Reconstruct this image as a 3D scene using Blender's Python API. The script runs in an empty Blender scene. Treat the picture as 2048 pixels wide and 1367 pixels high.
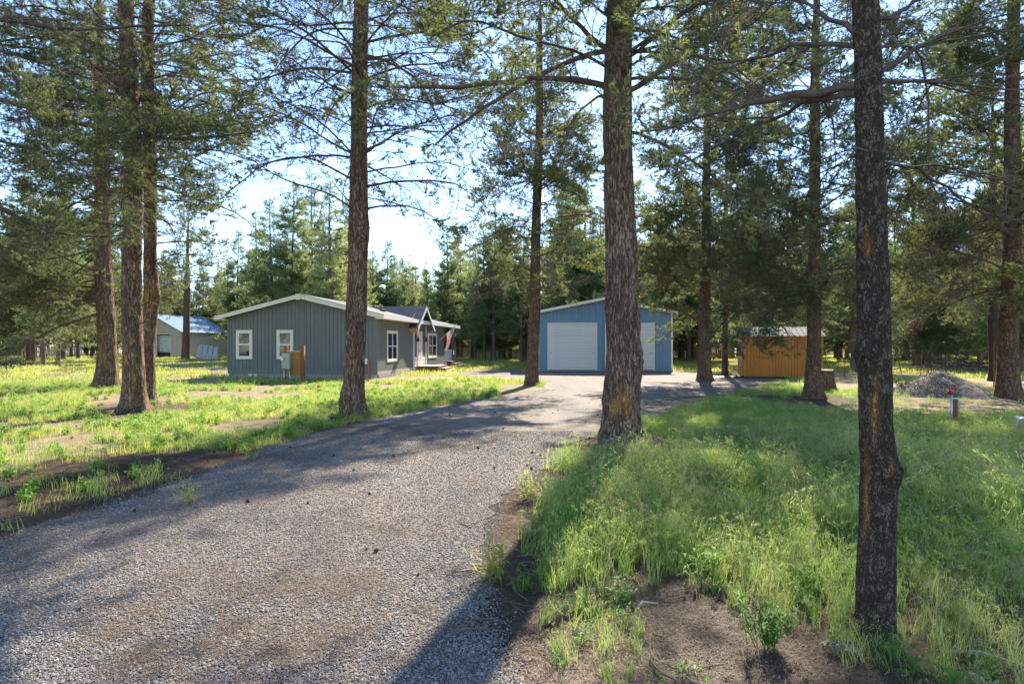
import bpy, math, random
import numpy as np
from mathutils import Vector, noise as mnoise

random.seed(7)
RNG = np.random.default_rng(11)
scn = bpy.context.scene
COL = scn.collection
R = math.radians

# ------------------------------------------------------------------ camera
EYE = 1.65
F = 1250.0           # focal length in photo pixels (photo is 2048 wide)
cam = bpy.data.cameras.new('camera'); cam.lens = 36 * F / 2048; cam.sensor_width = 36
cam.shift_y = 6.5 / 2048; cam.clip_start = 0.05; cam.clip_end = 3000
camo = bpy.data.objects.new('camera', cam); COL.objects.link(camo)
camo.location = (0, 0, EYE); camo.rotation_euler = (R(90), 0, 0)
scn.camera = camo
# ------------------------------------------------------------------ light
SUN_EL, SUN_AZ = 36.0, 16.0     # azimuth clockwise from +Y
w = bpy.data.worlds.new('World'); scn.world = w; w.use_nodes = True
nt = w.node_tree; nt.nodes.clear()
sky = nt.nodes.new('ShaderNodeTexSky'); sky.sky_type = 'NISHITA'; sky.sun_disc = False
sky.sun_elevation = R(SUN_EL); sky.sun_rotation = R(SUN_AZ)
sky.altitude = 1200; sky.air_density = 1.0; sky.dust_density = 0.1; sky.ozone_density = 2.8
bg = nt.nodes.new('ShaderNodeBackground'); bg.inputs[1].default_value = 0.125
wo = nt.nodes.new('ShaderNodeOutputWorld')
nt.links.new(sky.outputs[0], bg.inputs[0]); nt.links.new(bg.outputs[0], wo.inputs[0])
sl = bpy.data.lights.new('sun', 'SUN'); sl.energy = 5.0; sl.angle = R(0.55); sl.color = (1, .90, .74)
so = bpy.data.objects.new('sun', sl); COL.objects.link(so)
sd = Vector((math.sin(R(SUN_AZ)) * math.cos(R(SUN_EL)), math.cos(R(SUN_AZ)) * math.cos(R(SUN_EL)), math.sin(R(SUN_EL))))
so.rotation_euler = sd.to_track_quat('Z', 'Y').to_euler()
so.location = (10, 30, 30)
scn.view_settings.view_transform = 'Standard'; scn.view_settings.look = 'None'
scn.view_settings.exposure = 1.8; scn.view_settings.gamma = 1; scn.view_settings.use_curve_mapping = False
cy = scn.cycles
cy.max_bounces = 6; cy.diffuse_bounces = 3; cy.glossy_bounces = 3; cy.transmission_bounces = 5; cy.transparent_max_bounces = 6
cy.use_denoising = True; cy.denoising_prefilter = 'NONE'; cy.denoising_input_passes = 'RGB_ALBEDO_NORMAL'; cy.sample_clamp_indirect = 3
cy.use_adaptive_sampling = False

# ------------------------------------------------------------------ helpers
def gp(px, py, z=0.0):
    """ground point (x, y) seen at photo pixel, for a point z above the ground"""
    d = (EYE - z) * F / (py - 690.0); return ((px - 1024) / F * d, d)
def at(px, py, d):
    return ((px - 1024) / F * d, d, EYE + (690 - py) / F * d)

def _h(i, j, k, s):
    n = (i * 374761393 + j * 668265263 + k * 2147483647 + s * 974711) & 0xFFFFFFFF
    n = ((n ^ (n >> 13)) * 1274126177) & 0xFFFFFFFF
    n = (n ^ (n >> 16)) & 0xFFFF
    return n / 65535.0
def vn(x, y, z=0.0, seed=0):
    x, y, z = np.broadcast_arrays(np.asarray(x, float), np.asarray(y, float), np.asarray(z, float))
    xi, yi, zi = np.floor(x).astype(np.int64), np.floor(y).astype(np.int64), np.floor(z).astype(np.int64)
    fx, fy, fz = x - xi, y - yi, z - zi
    fx, fy, fz = [f * f * (3 - 2 * f) for f in (fx, fy, fz)]
    r = 0
    for a in (0, 1):
        for b in (0, 1):
            for c in (0, 1):
                wt = (fx if a else 1 - fx) * (fy if b else 1 - fy) * (fz if c else 1 - fz)
                r = r + wt * _h(xi + a, yi + b, zi + c, seed)
    return r
def fbm(x, y, z=0.0, seed=0, o=4):
    r, a, t = 0, .5, 0
    for k in range(o):
        r = r + a * vn(np.asarray(x) * 2 ** k, np.asarray(y) * 2 ** k, np.asarray(z) * 2 ** k, seed + k); t += a; a *= .5
    return r / t

def np_mesh(name, V, Q=None, T=None, smooth=False):
    V = np.asarray(V, np.float32).reshape(-1, 3)
    me = bpy.data.meshes.new(name)
    nq = 0 if Q is None else len(Q); ntr = 0 if T is None else len(T)
    me.vertices.add(len(V)); me.vertices.foreach_set('co', V.ravel())
    nl = nq * 4 + ntr * 3
    if nl:
        me.loops.add(nl); me.polygons.add(nq + ntr)
        parts = []
        if nq: parts.append(np.asarray(Q, np.int32).ravel())
        if ntr: parts.append(np.asarray(T, np.int32).ravel())
        me.loops.foreach_set('vertex_index', np.concatenate(parts))
        st = np.concatenate([np.arange(nq) * 4, nq * 4 + np.arange(ntr) * 3]).astype(np.int32)
        me.polygons.foreach_set('loop_start', st)
        if smooth: me.polygons.foreach_set('use_smooth', np.ones(nq + ntr, bool))
    me.update(calc_edges=True)
    return me
def fattr(me, name, arr, typ='FLOAT'):
    a = me.attributes.new(name, typ, 'POINT')
    a.data.foreach_set('vector' if typ == 'FLOAT_VECTOR' else 'value', np.asarray(arr, np.float32 if typ != 'INT' else np.int32).ravel())
def ob(name, me, mat=None, parent=None, kind=None):
    o = bpy.data.objects.new(name, me); COL.objects.link(o)
    if mat is not None and me is not None and not me.materials: me.materials.append(mat)
    if parent: o.parent = parent
    if kind: o['kind'] = kind
    return o
def tag(o, label=None, cat=None, group=None, kind=None):
    if label: o['label'] = label
    if cat: o['category'] = cat
    if group: o['group'] = group
    if kind: o['kind'] = kind
    return o
def thing(name, label, cat, loc=(0, 0, 0), rz=0, group=None):
    o = bpy.data.objects.new(name, None); COL.objects.link(o); o.empty_display_size = .2
    o.location = loc; o.rotation_euler = (0, 0, rz)
    return tag(o, label, cat, group)
def copy_tree(o, parent=None):
    c = o.copy(); COL.objects.link(c)
    if parent: c.parent = parent
    for ch in o.children: copy_tree(ch, c)
    return c

class MB:
    def __init__(s): s.v = []; s.f = []
    def add(s, vs, fs):
        n = len(s.v); s.v += [tuple(v) for v in vs]; s.f += [tuple(n + i for i in f) for f in fs]; return s
    def box(s, x0, x1, y0, y1, z0, z1):
        return s.add([(x0, y0, z0), (x1, y0, z0), (x1, y1, z0), (x0, y1, z0), (x0, y0, z1), (x1, y0, z1), (x1, y1, z1), (x0, y1, z1)],
                     [(0, 3, 2, 1), (4, 5, 6, 7), (0, 1, 5, 4), (1, 2, 6, 5), (2, 3, 7, 6), (3, 0, 4, 7)])
    def prism(s, poly, d):          # poly: list of 3D points, d: extrusion vector
        n = len(poly); q = [tuple(Vector(p) + Vector(d)) for p in poly]
        return s.add(list(poly) + q, [tuple(range(n - 1, -1, -1)), tuple(range(n, 2 * n))] + [(i, (i + 1) % n, n + (i + 1) % n, n + i) for i in range(n)])
    def bar(s, a, b, w, h=None, up=(0, 0, 1)):
        a, b = Vector(a), Vector(b); h = h or w; t = (b - a).normalized(); u = Vector(up)
        if abs(t.dot(u)) > .98: u = Vector((1, 0, 0))
        x = t.cross(u).normalized() * w / 2; y = x.cross(t).normalized() * h / 2
        return s.prism([a - x - y, a + x - y, a + x + y, a - x + y], b - a)
    def tube(s, pts, r, n=8, caps=True):
        P = np.array([pts], float); rr = np.full((1, len(pts)), r) if np.isscalar(r) else np.array([r], float)
        V, Q = tubes(P, rr, n); m = len(s.v); s.v += [tuple(v) for v in V]; s.f += [tuple(m + i for i in q) for q in Q]
        if caps: s.f.append(tuple(m + i for i in range(n))[::-1]); s.f.append(tuple(m + (len(pts) - 1) * n + i for i in range(n)))
        return s
    def build(s, name, mat, parent=None, smooth=False, kind=None, bevel=0):
        me = bpy.data.meshes.new(name); me.from_pydata(s.v, [], s.f); me.update()
        if smooth: me.polygons.foreach_set('use_smooth', np.ones(len(me.polygons), bool))
        o = ob(name, me, mat, parent, kind)
        if bevel:
            b = o.modifiers.new('b', 'BEVEL'); b.width = bevel; b.segments = 1; b.limit_method = 'ANGLE'
        return o

def tubes(P, Rr, n):
    """P (N,K,3), Rr (N,K) -> verts, quads"""
    N, K, _ = P.shape
    T = np.gradient(P, axis=1); T /= np.linalg.norm(T, axis=2, keepdims=True) + 1e-9
    m = T.mean(axis=1); ref = np.where(np.abs(m[:, 2:3]) > .8 * np.linalg.norm(m, axis=1, keepdims=True), [[1., .1, 0]], [[0, .05, 1.]])
    A = np.cross(T, ref[:, None, :]); A /= np.linalg.norm(A, axis=2, keepdims=True) + 1e-9
    B = np.cross(T, A)
    th = np.arange(n) * 2 * np.pi / n
    V = P[:, :, None, :] + Rr[:, :, None, None] * (np.cos(th)[None, None, :, None] * A[:, :, None, :] + np.sin(th)[None, None, :, None] * B[:, :, None, :])
    idx = np.arange(N * K * n).reshape(N, K, n)
    a = idx[:, :-1, :]; b = np.roll(a, -1, axis=2); c = idx[:, 1:, :]; d = np.roll(c, -1, axis=2)
    return V.reshape(-1, 3), np.stack([a, b, d, c], -1).reshape(-1, 4)

# ------------------------------------------------------------------ materials
def mat(name):
    m = bpy.data.materials.new(name); m.use_nodes = True; n = m.node_tree; n.nodes.clear()
    out = n.nodes.new('ShaderNodeOutputMaterial')
    return m, n, out
def nd(n, t, **k):
    x = n.nodes.new(t)
    for a, b in k.items():
        if a.startswith('i_'):
            key = a[2:].replace('_', ' ')
            x.inputs[int(key) if key.isdigit() else key].default_value = b
        else: setattr(x, a, b)
    return x
def lk(n, a, b): n.links.new(a, b)
def ramp(n, src, stops):
    r = n.nodes.new('ShaderNodeValToRGB'); e = r.color_ramp.elements
    while len(e) > 1: e.remove(e[-1])
    e[0].position = stops[0][0]; e[0].color = (*stops[0][1], 1)
    for p, c in stops[1:]:
        x = e.new(p); x.color = (*c, 1)
    lk(n, src, r.inputs[0]); return r
def mixc(n, f, a, b, mode='MIX'):
    x = nd(n, 'ShaderNodeMix', data_type='RGBA', blend_type=mode)
    for s, v in ((0, f), (6, a), (7, b)):
        if hasattr(v, 'links') or hasattr(v, 'is_output'): lk(n, v, x.inputs[s])
        else: x.inputs[s].default_value = v if s == 0 else (*v, 1)
    return x.outputs[2]
def mapping(n, scale=(1, 1, 1), coord='Object', rot=(0, 0, 0)):
    tc = nd(n, 'ShaderNodeTexCoord'); mp = nd(n, 'ShaderNodeMapping'); mp.inputs['Scale'].default_value = scale; mp.inputs['Rotation'].default_value = rot
    lk(n, tc.outputs[coord], mp.inputs[0]); return mp.outputs[0]
def noi(n, v, s, d=4, r=.55, dist=0):
    x = nd(n, 'ShaderNodeTexNoise'); x.inputs['Scale'].default_value = s; x.inputs['Detail'].default_value = d; x.inputs['Roughness'].default_value = r; x.inputs['Distortion'].default_value = dist
    lk(n, v, x.inputs['Vector']); return x.outputs[0]
def bump(n, h, st, dist, prev=None):
    b = nd(n, 'ShaderNodeBump'); b.inputs['Strength'].default_value = st; b.inputs['Distance'].default_value = dist
    lk(n, h, b.inputs['Height'])
    if prev is not None: lk(n, prev, b.inputs['Normal'])
    return b.outputs[0]
def pbr(n, out, col=None, rough=.7, spec=.3, normal=None, metal=0):
    p = nd(n, 'ShaderNodeBsdfPrincipled'); p.inputs['Specular IOR Level'].default_value = spec; p.inputs['Metallic'].default_value = metal
    if hasattr(rough, 'is_output'): lk(n, rough, p.inputs['Roughness'])
    else: p.inputs['Roughness'].default_value = rough
    if hasattr(col, 'is_output'): lk(n, col, p.inputs['Base Color'])
    else: p.inputs['Base Color'].default_value = (*col, 1)
    if normal is not None: lk(n, normal, p.inputs['Normal'])
    lk(n, p.outputs[0], out.inputs[0]); return p

def simple(name, col, rough=.6, spec=.3, var=.18, sc=6, bp=.0, metal=0, stretch=(1, 1, 1), dirt=None):
    m, n, out = mat(name); v = mapping(n, stretch)
    a = noi(n, v, sc); b = noi(n, v, sc * 9, 3)
    r = ramp(n, a, [(.3, tuple(c * (1 - var) for c in col)), (.7, tuple(min(1, c * (1 + var)) for c in col))])
    c = mixc(n, .35, r.outputs[0], ramp(n, b, [(.3, tuple(c * (1 - var * 1.3) for c in col)), (.7, tuple(min(1, c * (1 + var)) for c in col))]).outputs[0])
    if dirt:
        tc = nd(n, 'ShaderNodeTexCoord'); c = mixc(n, nd(n, 'ShaderNodeValue').outputs[0], c, dirt) if False else c
        d = ramp(n, noi(n, mapping(n, (1, 1, .25)), 2.3, 5), [(.5, (0, 0, 0)), (.75, (.5, .5, .5))])
        c = mixc(n, d.outputs[0], c, dirt)
    nm = bump(n, b, bp, .01) if bp else None
    pbr(n, out, c, rough, spec, nm, metal); return m

def bark_mat(name, lo, hi, crack, vs=14, zs=.28, scar=(.62, .31, .09), bs=1.0, edge=.16, fur=18):
    """furrowed bark: ridged noise furrows running up the trunk, broken into plates, with flaky fine grain"""
    m, n, out = mat(name)
    v = mapping(n, (1, 1, zs))
    def warp(vec, sc_, amt):
        t = nd(n, 'ShaderNodeTexNoise'); t.inputs['Scale'].default_value = sc_; t.inputs['Detail'].default_value = 3; lk(n, vec, t.inputs['Vector'])
        q = nd(n, 'ShaderNodeVectorMath', operation='SCALE'); lk(n, t.outputs[1], q.inputs[0]); q.inputs['Scale'].default_value = amt
        r_ = nd(n, 'ShaderNodeVectorMath', operation='ADD'); lk(n, vec, r_.inputs[0]); lk(n, q.outputs[0], r_.inputs[1]); return r_.outputs[0]
    wv = warp(v, 12, .09)
    def ridge(vec, sc_):
        a_ = noi(n, vec, sc_, 3, .6); x1 = nd(n, 'ShaderNodeMath', operation='SUBTRACT'); lk(n, a_, x1.inputs[0]); x1.inputs[1].default_value = .5
        x2 = nd(n, 'ShaderNodeMath', operation='ABSOLUTE'); lk(n, x1.outputs[0], x2.inputs[0]); return x2.outputs[0]
    f1 = ramp(n, ridge(wv, fur), [(0, (.1, .1, .1)), (.06, (1, 1, 1))]).outputs[0]
    vo = nd(n, 'ShaderNodeTexVoronoi', feature='DISTANCE_TO_EDGE'); vo.inputs['Scale'].default_value = vs; lk(n, warp(v, 30, .07), vo.inputs['Vector'])
    e = ramp(n, vo.outputs[0], [(0, (.35, .35, .35)), (edge * .8, (1, 1, 1))]).outputs[0]
    h = mixc(n, 1.0, f1, e, 'MULTIPLY')
    fine = noi(n, v, 75, 5, .75); big = noi(n, mapping(n), 2.2, 4); mid = noi(n, v, 9, 4, .7)
    c = ramp(n, fine, [(.28, lo), (.72, hi)]).outputs[0]
    c = mixc(n, .6, c, ramp(n, mid, [(.3, tuple(x * .6 for x in lo)), (.7, tuple(x * 1.1 for x in hi))]).outputs[0])
    c = mixc(n, ramp(n, big, [(.42, (0, 0, 0)), (.68, (.55, .55, .55))]).outputs[0], c, tuple(x * .7 for x in lo))
    c = mixc(n, h, crack, c)
    at_ = nd(n, 'ShaderNodeAttribute', attribute_name='scar')
    sm = nd(n, 'ShaderNodeMath', operation='MULTIPLY'); lk(n, at_.outputs['Fac'], sm.inputs[0])
    lk(n, ramp(n, noi(n, v, 30, 4, .75), [(.34, (.3, .3, .3)), (.52, (1, 1, 1))]).outputs[0], sm.inputs[1])
    c = mixc(n, sm.outputs[0], c, ramp(n, fine, [(.3, tuple(x * .45 for x in scar)), (.7, scar)]).outputs[0])
    nm = bump(n, h, 1.0 * bs, .032); nm = bump(n, fine, .8 * bs, .008, nm); nm = bump(n, mid, .6, .03, nm)
    pbr(n, out, c, .95, .12, nm); return m

def leaf_mat(name, cols, trans=.45, tcol=1.25, rough=.5, rnd=True, gloss=.035):
    m, n, out = mat(name)
    oi = nd(n, 'ShaderNodeObjectInfo')
    wn = nd(n, 'ShaderNodeTexNoise'); wn.inputs['Scale'].default_value = 1.3; wn.inputs['Detail'].default_value = 3
    g = nd(n, 'ShaderNodeNewGeometry'); lk(n, g.outputs['Position'], wn.inputs['Vector'])
    ad = nd(n, 'ShaderNodeMath', operation='ADD'); lk(n, oi.outputs['Random'], ad.inputs[0]); lk(n, wn.outputs[0], ad.inputs[1])
    ri = nd(n, 'ShaderNodeMath', operation='MULTIPLY_ADD'); lk(n, g.outputs['Random Per Island'], ri.inputs[0]); ri.inputs[1].default_value = .8; lk(n, ad.outputs[0], ri.inputs[2])
    fr = nd(n, 'ShaderNodeMath', operation='MULTIPLY'); lk(n, ri.outputs[0], fr.inputs[0]); fr.inputs[1].default_value = .42
    r = ramp(n, fr.outputs[0], [(i / (len(cols) - 1), c) for i, c in enumerate(cols)])
    d = nd(n, 'ShaderNodeBsdfDiffuse'); t = nd(n, 'ShaderNodeBsdfTranslucent'); gl = nd(n, 'ShaderNodeBsdfGlossy'); gl.inputs['Roughness'].default_value = rough
    lk(n, r.outputs[0], d.inputs[0])
    hs = nd(n, 'ShaderNodeHueSaturation'); hs.inputs['Value'].default_value = tcol; hs.inputs['Hue'].default_value = .485; lk(n, r.outputs[0], hs.inputs['Color'])
    lk(n, hs.outputs[0], t.inputs[0])
    m1 = nd(n, 'ShaderNodeMixShader'); m1.inputs[0].default_value = trans; lk(n, d.outputs[0], m1.inputs[1]); lk(n, t.outputs[0], m1.inputs[2])
    m2 = nd(n, 'ShaderNodeMixShader'); m2.inputs[0].default_value = gloss; lk(n, m1.outputs[0], m2.inputs[1]); lk(n, gl.outputs[0], m2.inputs[2])
    lk(n, m2.outputs[0], out.inputs[0]); return m

M = {}
M['bark_main'] = bark_mat('bark_main', (.18, .113, .076), (.40, .275, .196), (.055, .037, .027), 20, .2, edge=.13, fur=14)
M['bark_left'] = bark_mat('bark_left', (.20, .124, .082), (.42, .28, .19), (.06, .04, .028), 19, .22, edge=.13, fur=13)
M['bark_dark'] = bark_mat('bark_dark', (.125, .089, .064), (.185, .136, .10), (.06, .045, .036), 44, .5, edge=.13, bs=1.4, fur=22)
M['bark_far'] = bark_mat('bark_far', (.19, .113, .073), (.35, .222, .148), (.07, .045, .032), 24, .35, fur=13)
M['bark_thin'] = simple('bark_thin', (.14, .10, .078), .95, .1, .35, 5, .5, stretch=(1, 1, .2))
M['limb'] = simple('limb', (.115, .085, .068), .95, .1, .4, 9, .8)
M['twig'] = simple('twig', (.15, .115, .095), .95, .1, .35, 6)
M['cone'] = simple('cone', (.09, .055, .035), .9, .1, .3, 20)
M['needle'] = leaf_mat('needle', [(.044, .07, .032), (.076, .11, .04), (.13, .162, .052), (.25, .25, .085)], .5, 1.85)
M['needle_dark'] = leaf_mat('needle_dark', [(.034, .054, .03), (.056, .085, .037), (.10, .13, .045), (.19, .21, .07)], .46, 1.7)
M['needle_bg'] = leaf_mat('needle_bg', [(.06, .098, .052), (.10, .148, .066), (.17, .215, .082), (.31, .32, .125)], .5, 1.85)
M['needle_brown'] = leaf_mat('needle_brown', [(.12, .06, .035), (.18, .085, .045), (.22, .12, .06)], .35, 1.1)
M['grass'] = leaf_mat('grass', [(.15, .21, .033), (.24, .30, .045), (.35, .38, .07), (.46, .44, .15)], .5, 1.5)
M['grass_lush'] = leaf_mat('grass_lush', [(.062, .145, .028), (.10, .195, .036), (.16, .26, .05), (.26, .33, .08)], .5, 1.5, gloss=.03)
M['grass_dry'] = leaf_mat('grass_dry', [(.20, .19, .08), (.30, .26, .12), (.38, .32, .16), (.30, .30, .12)], .45, 1.15)
M['brome'] = leaf_mat('brome', [(.12, .21, .05), (.19, .29, .065), (.29, .38, .10), (.43, .45, .19)], .5, 1.45, gloss=.03)
M['weed'] = leaf_mat('weed', [(.08, .19, .03), (.12, .26, .04), (.17, .33, .05), (.24, .38, .07)], .5, 1.4, gloss=.02)
M['litter'] = leaf_mat('litter', [(.055, .036, .023), (.10, .066, .043), (.19, .13, .088), (.13, .08, .052)], .1, 1, gloss=.02)
M['sage'] = leaf_mat('sage', [(.14, .17, .13), (.19, .22, .17), (.25, .28, .22)], .2, 1, gloss=.02)

# ------------------------------------------------------------------ ground
DRIVE = [(-4.9, -6), (-4.6, -1), (-4.45, 2.5), (-4.32, 5.2), (-4.1, 7), (-3.85, 10.3), (-3.55, 12.6), (-2.45, 15.6), (-1.0, 18.7), (.55, 21.7), (1.55, 25.2), (1.2, 28.2), (-.4, 30.6), (-2.6, 33.2), (-3.3, 37), (-2.6, 41), (1.6, 41),
         (1.62, 39.8), (10.3, 39.8), (10.9, 36), (13.5, 32), (11.6, 28.6), (8.4, 22.2), (5.6, 19.6), (4.0, 18.2), (2.7, 15.2), (1.65, 12), (1.1, 10.3), (.75, 9), (.25, 7.9), (-.1, 6.4), (-.2, 5.0), (-.22, 4.2), (-.1, 3.4), (.05, 3.0), (.3, 1), (.4, -6)]
def smooth_poly(P, n=2):
    P = np.array(P, float)
    for _ in range(n):
        Q = np.roll(P, -1, 0); P = np.stack([.75 * P + .25 * Q, .25 * P + .75 * Q], 1).reshape(-1, 2)
    return P
DP = smooth_poly(DRIVE)
def in_poly(x, y, P):
    ins = np.zeros(np.shape(x), bool); n = len(P)
    for i in range(n):
        x1, y1 = P[i]; x2, y2 = P[(i + 1) % n]
        if y1 == y2: continue
        c = ((y1 > y) != (y2 > y)) & (x < (x2 - x1) * (y - y1) / (y2 - y1) + x1)
        ins ^= c
    return ins
def poly_dist(x, y, P):
    best = np.full(np.shape(x), 1e9); n = len(P)
    for i in range(n):
        a = P[i]; b = P[(i + 1) % n]; d = b - a; L = (d ** 2).sum() + 1e-9
        t = np.clip(((x - a[0]) * d[0] + (y - a[1]) * d[1]) / L, 0, 1)
        best = np.minimum(best, (x - a[0] - t * d[0]) ** 2 + (y - a[1] - t * d[1]) ** 2)
    return np.sqrt(best)
def sdrive(x, y):
    d = poly_dist(x, y, DP); return np.where(in_poly(x, y, DP), -d, d)

def gh(x, y, s=None):
    """ground height"""
    if s is None: s = sdrive(x, y)
    k = np.clip((s - .1) / 1.5, 0, 1)
    return (k * (fbm(x * .35, y * .35, 0, 5, 3) - .5) * .12 * np.clip(1 - (np.abs(y - 33) < 12) * .7, 0, 1)
            + k * (fbm(x * 2.1, y * 2.1, 0, 9, 3) - .5) * .05)

def axis_pts(lo, hi, fine_lo, fine_hi, step, g=1.09):
    a = list(np.arange(fine_lo, fine_hi, step)); s = step; v = fine_hi
    while v < hi: a.append(v); s *= g; v += s
    a.append(hi); s = step; v = fine_lo - step
    while v > lo: a.insert(0, v); s *= g; v -= s
    a.insert(0, lo); return np.array(a)
def grass_dens(x, y, s):
    """0..1 how grassy the ground is (plan view)"""
    n = fbm(x * .55, y * .55, 0, 21, 4); n2 = fbm(x * .13, y * .13, 0, 22, 3)
    d = np.zeros(np.shape(x))
    left = x < -1.0
    lf = np.clip((y - 7.8 + (x + 4) * .02) / 3.0, 0, 1) * np.clip((n - .41) * 5, 0, 1)
    lf = np.maximum(lf, .18 * (n > .52))
    d = np.where(left, lf, d)
    # right foreground thicket
    xb = np.interp(y, [3, 3.6, 4.2, 5, 6.5, 8, 10, 12, 14, 16, 19, 22], [.12, .12, .0, .02, .35, .9, 1.9, 2.25, 3.2, 4, 5.8, 8])
    rg = np.clip((x - xb) / .35, 0, 1)
    fr = rg * np.clip((y - 3.7 - .28 * np.sin(x * 1.7) + np.clip(x - 1.3, 0, 2) * 1.3) / .9, .0, 1)
    fr = np.maximum(fr, .55 * rg * (x < .75) * (y < 5) * (y > 2.8))
    fr = fr * np.clip((n - .22) * 6, .35, 1)
    # bare tan band by the pile
    band = np.exp(-(np.maximum(np.abs(y - 17.6) - 1.6, 0) / 1.5) ** 2) * np.clip((x - 6.0 - (19.5 - y) * .35) / 1.2, 0, 1)
    fr = fr * (1 - .93 * band)
    fr = np.where(y > 21, np.clip((n - .42) * 5, 0, 1) * .8, fr)
    d = np.where(~left, np.maximum(d, fr), d)
    d = np.where((~left) & (x < 3) & (y > 8), np.clip((n - .3) * 5, 0, 1), d)
    d = np.where(y > 42, np.clip((n2 - .34) * 5, 0, 1) * np.where(x > 12, .55, 1), d)
    for (tx, ty, tr_) in [(9.4, 19.2, 1.5), (15.3, 18.9, 1.4), (1.5, 9.7, 1.1), (2.4, 9.9, .7), (-9.5, 15.5, .9), (-3.4, 13.8, 1.0), (12.9, 12.6, .8)]:
        d = d * np.clip(np.hypot(x - tx, y - ty) / tr_ - .35, .05, 1)
    # trodden soil round the house and shed
    d = d * np.clip(1 - np.exp(-((x + 8.5) / 6.5) ** 4 - ((y - 29.6) / 1.5) ** 2), 0, 1)
    return d * np.clip((s - .03) / .25, 0, 1)

xs = axis_pts(-700, 700, -14, 16, .22); ys = axis_pts(-60, 1400, -4, 30, .22, 1.05)
GX, GY = np.meshgrid(xs, ys); S0 = sdrive(GX, GY); GZ = gh(GX, GY, S0)
V = np.stack([GX, GY, GZ], -1).reshape(-1, 3)
ii = np.arange(GX.size).reshape(GX.shape)
Q = np.stack([ii[:-1, :-1], ii[:-1, 1:], ii[1:, 1:], ii[1:, :-1]], -1).reshape(-1, 4)
me = np_mesh('ground', V, Q, smooth=True)
fattr(me, 'grass', grass_dens(GX, GY, S0))
lit = np.clip(1 - S0 / 3.2, 0, 1) * (GY < 14) + np.clip((9 - GY) / 3, 0, 1)
for (tx, ty) in [(-9.6, 15.9), (-3.5, 14.2), (1.8, 10.3), (9.4, 19.6), (15.3, 19.3)]:
    lit = np.maximum(lit, np.clip(1.5 - np.hypot(GX - tx, GY - ty) / 2.2, 0, 1))
fattr(me, 'litter', np.clip(lit, 0, 1))

m, n, out = mat('ground_soil')
pos = nd(n, 'ShaderNodeTexCoord').outputs['Object']
ag = nd(n, 'ShaderNodeAttribute', attribute_name='grass').outputs['Fac']; al = nd(n, 'ShaderNodeAttribute', attribute_name='litter').outputs['Fac']
fine = noi(n, pos, 28, 6, .8); mid = noi(n, pos, 3, 5, .6); stk = noi(n, mapping(n, (1, 1, 1)), 90, 3, .8, 2.0)
tan = ramp(n, fine, [(.25, (.15, .11, .07)), (.5, (.30, .23, .145)), (.75, (.46, .37, .245))]).outputs[0]
lt = ramp(n, stk, [(.3, (.024, .017, .012)), (.5, (.08, .057, .041)), (.7, (.19, .145, .102))]).outputs[0]
grn = ramp(n, fine, [(.3, (.10, .12, .035)), (.7, (.22, .24, .075))]).outputs[0]
mm = nd(n, 'ShaderNodeMath', operation='ADD'); lk(n, al, mm.inputs[0]); lk(n, ramp(n, mid, [(.4, (0, 0, 0)), (.62, (.45, .45, .45))]).outputs[0], mm.inputs[1]); mm.use_clamp = True
c = mixc(n, mm.outputs[0], tan, lt); c = mixc(n, ag, c, mixc(n, .45, c, grn))
nm = bump(n, fine, .8, .03); nm = bump(n, stk, .6, .01, nm)
pbr(n, out, c, .95, .1, nm); M['soil'] = m
g = ob('ground', me, M['soil'], None, 'structure')

# gravel
def gravel_mat(name, tint=(1, 1, 1), dark=1.0):
    m, n, out = mat(name); v = mapping(n)
    vo = nd(n, 'ShaderNodeTexVoronoi'); vo.inputs['Scale'].default_value = 75; lk(n, v, vo.inputs['Vector'])
    vo2 = nd(n, 'ShaderNodeTexVoronoi'); vo2.inputs['Scale'].default_value = 27; lk(n, v, vo2.inputs['Vector'])
    ve = nd(n, 'ShaderNodeTexVoronoi', feature='DISTANCE_TO_EDGE'); ve.inputs['Scale'].default_value = 62; lk(n, v, ve.inputs['Vector'])
    hs = nd(n, 'ShaderNodeSeparateColor'); lk(n, vo.outputs['Color'], hs.inputs[0])
    k = dark
    c = ramp(n, hs.outputs[0], [(0, (.06 * k, .053 * k, .048 * k)), (.4, (.16 * k, .143 * k, .13 * k)), (.75, (.26 * k, .233 * k, .21 * k)), (1, (.45 * k, .41 * k, .375 * k))]).outputs[0]
    h2 = nd(n, 'ShaderNodeSeparateColor'); lk(n, vo2.outputs['Color'], h2.inputs[0])
    c = mixc(n, .3, c, ramp(n, h2.outputs[0], [(0, (.08 * k, .074 * k, .07 * k)), (1, (.36 * k, .32 * k, .29 * k))]).outputs[0])
    e = ramp(n, ve.outputs[0], [(0, (.25, .25, .25)), (.12, (1, 1, 1))]); c = mixc(n, 1.0, c, e.outputs[0], 'MULTIPLY')
    p = noi(n, v, .9, 6, .65); pf = noi(n, v, 40, 4, .8, 1.5)
    pm = nd(n, 'ShaderNodeMath', operation='MULTIPLY'); lk(n, ramp(n, p, [(.42, (.12, .12, .12)), (.66, (.85, .85, .85))]).outputs[0], pm.inputs[0]); lk(n, ramp(n, pf, [(.45, (0, 0, 0)), (.56, (1, 1, 1))]).outputs[0], pm.inputs[1])
    c = mixc(n, pm.outputs[0], c, (.24 * k, .165 * k, .115 * k))
    big = noi(n, mapping(n, (1.6, .22, 1)), 1.0, 4)
    c = mixc(n, 1.0, c, ramp(n, big, [(.3, (.74, .72, .70)), (.7, (1.12, 1.08, 1.05))]).outputs[0], 'MULTIPLY')
    nm = bump(n, vo.outputs['Distance'], -.9, .012); nm = bump(n, pf, .5, .006, nm)
    pbr(n, out, c, .9, .2, nm); return m
M['gravel'] = gravel_mat('gravel', dark=.84); M['gravel_pile'] = gravel_mat('gravel_pile', dark=.82)
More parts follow.
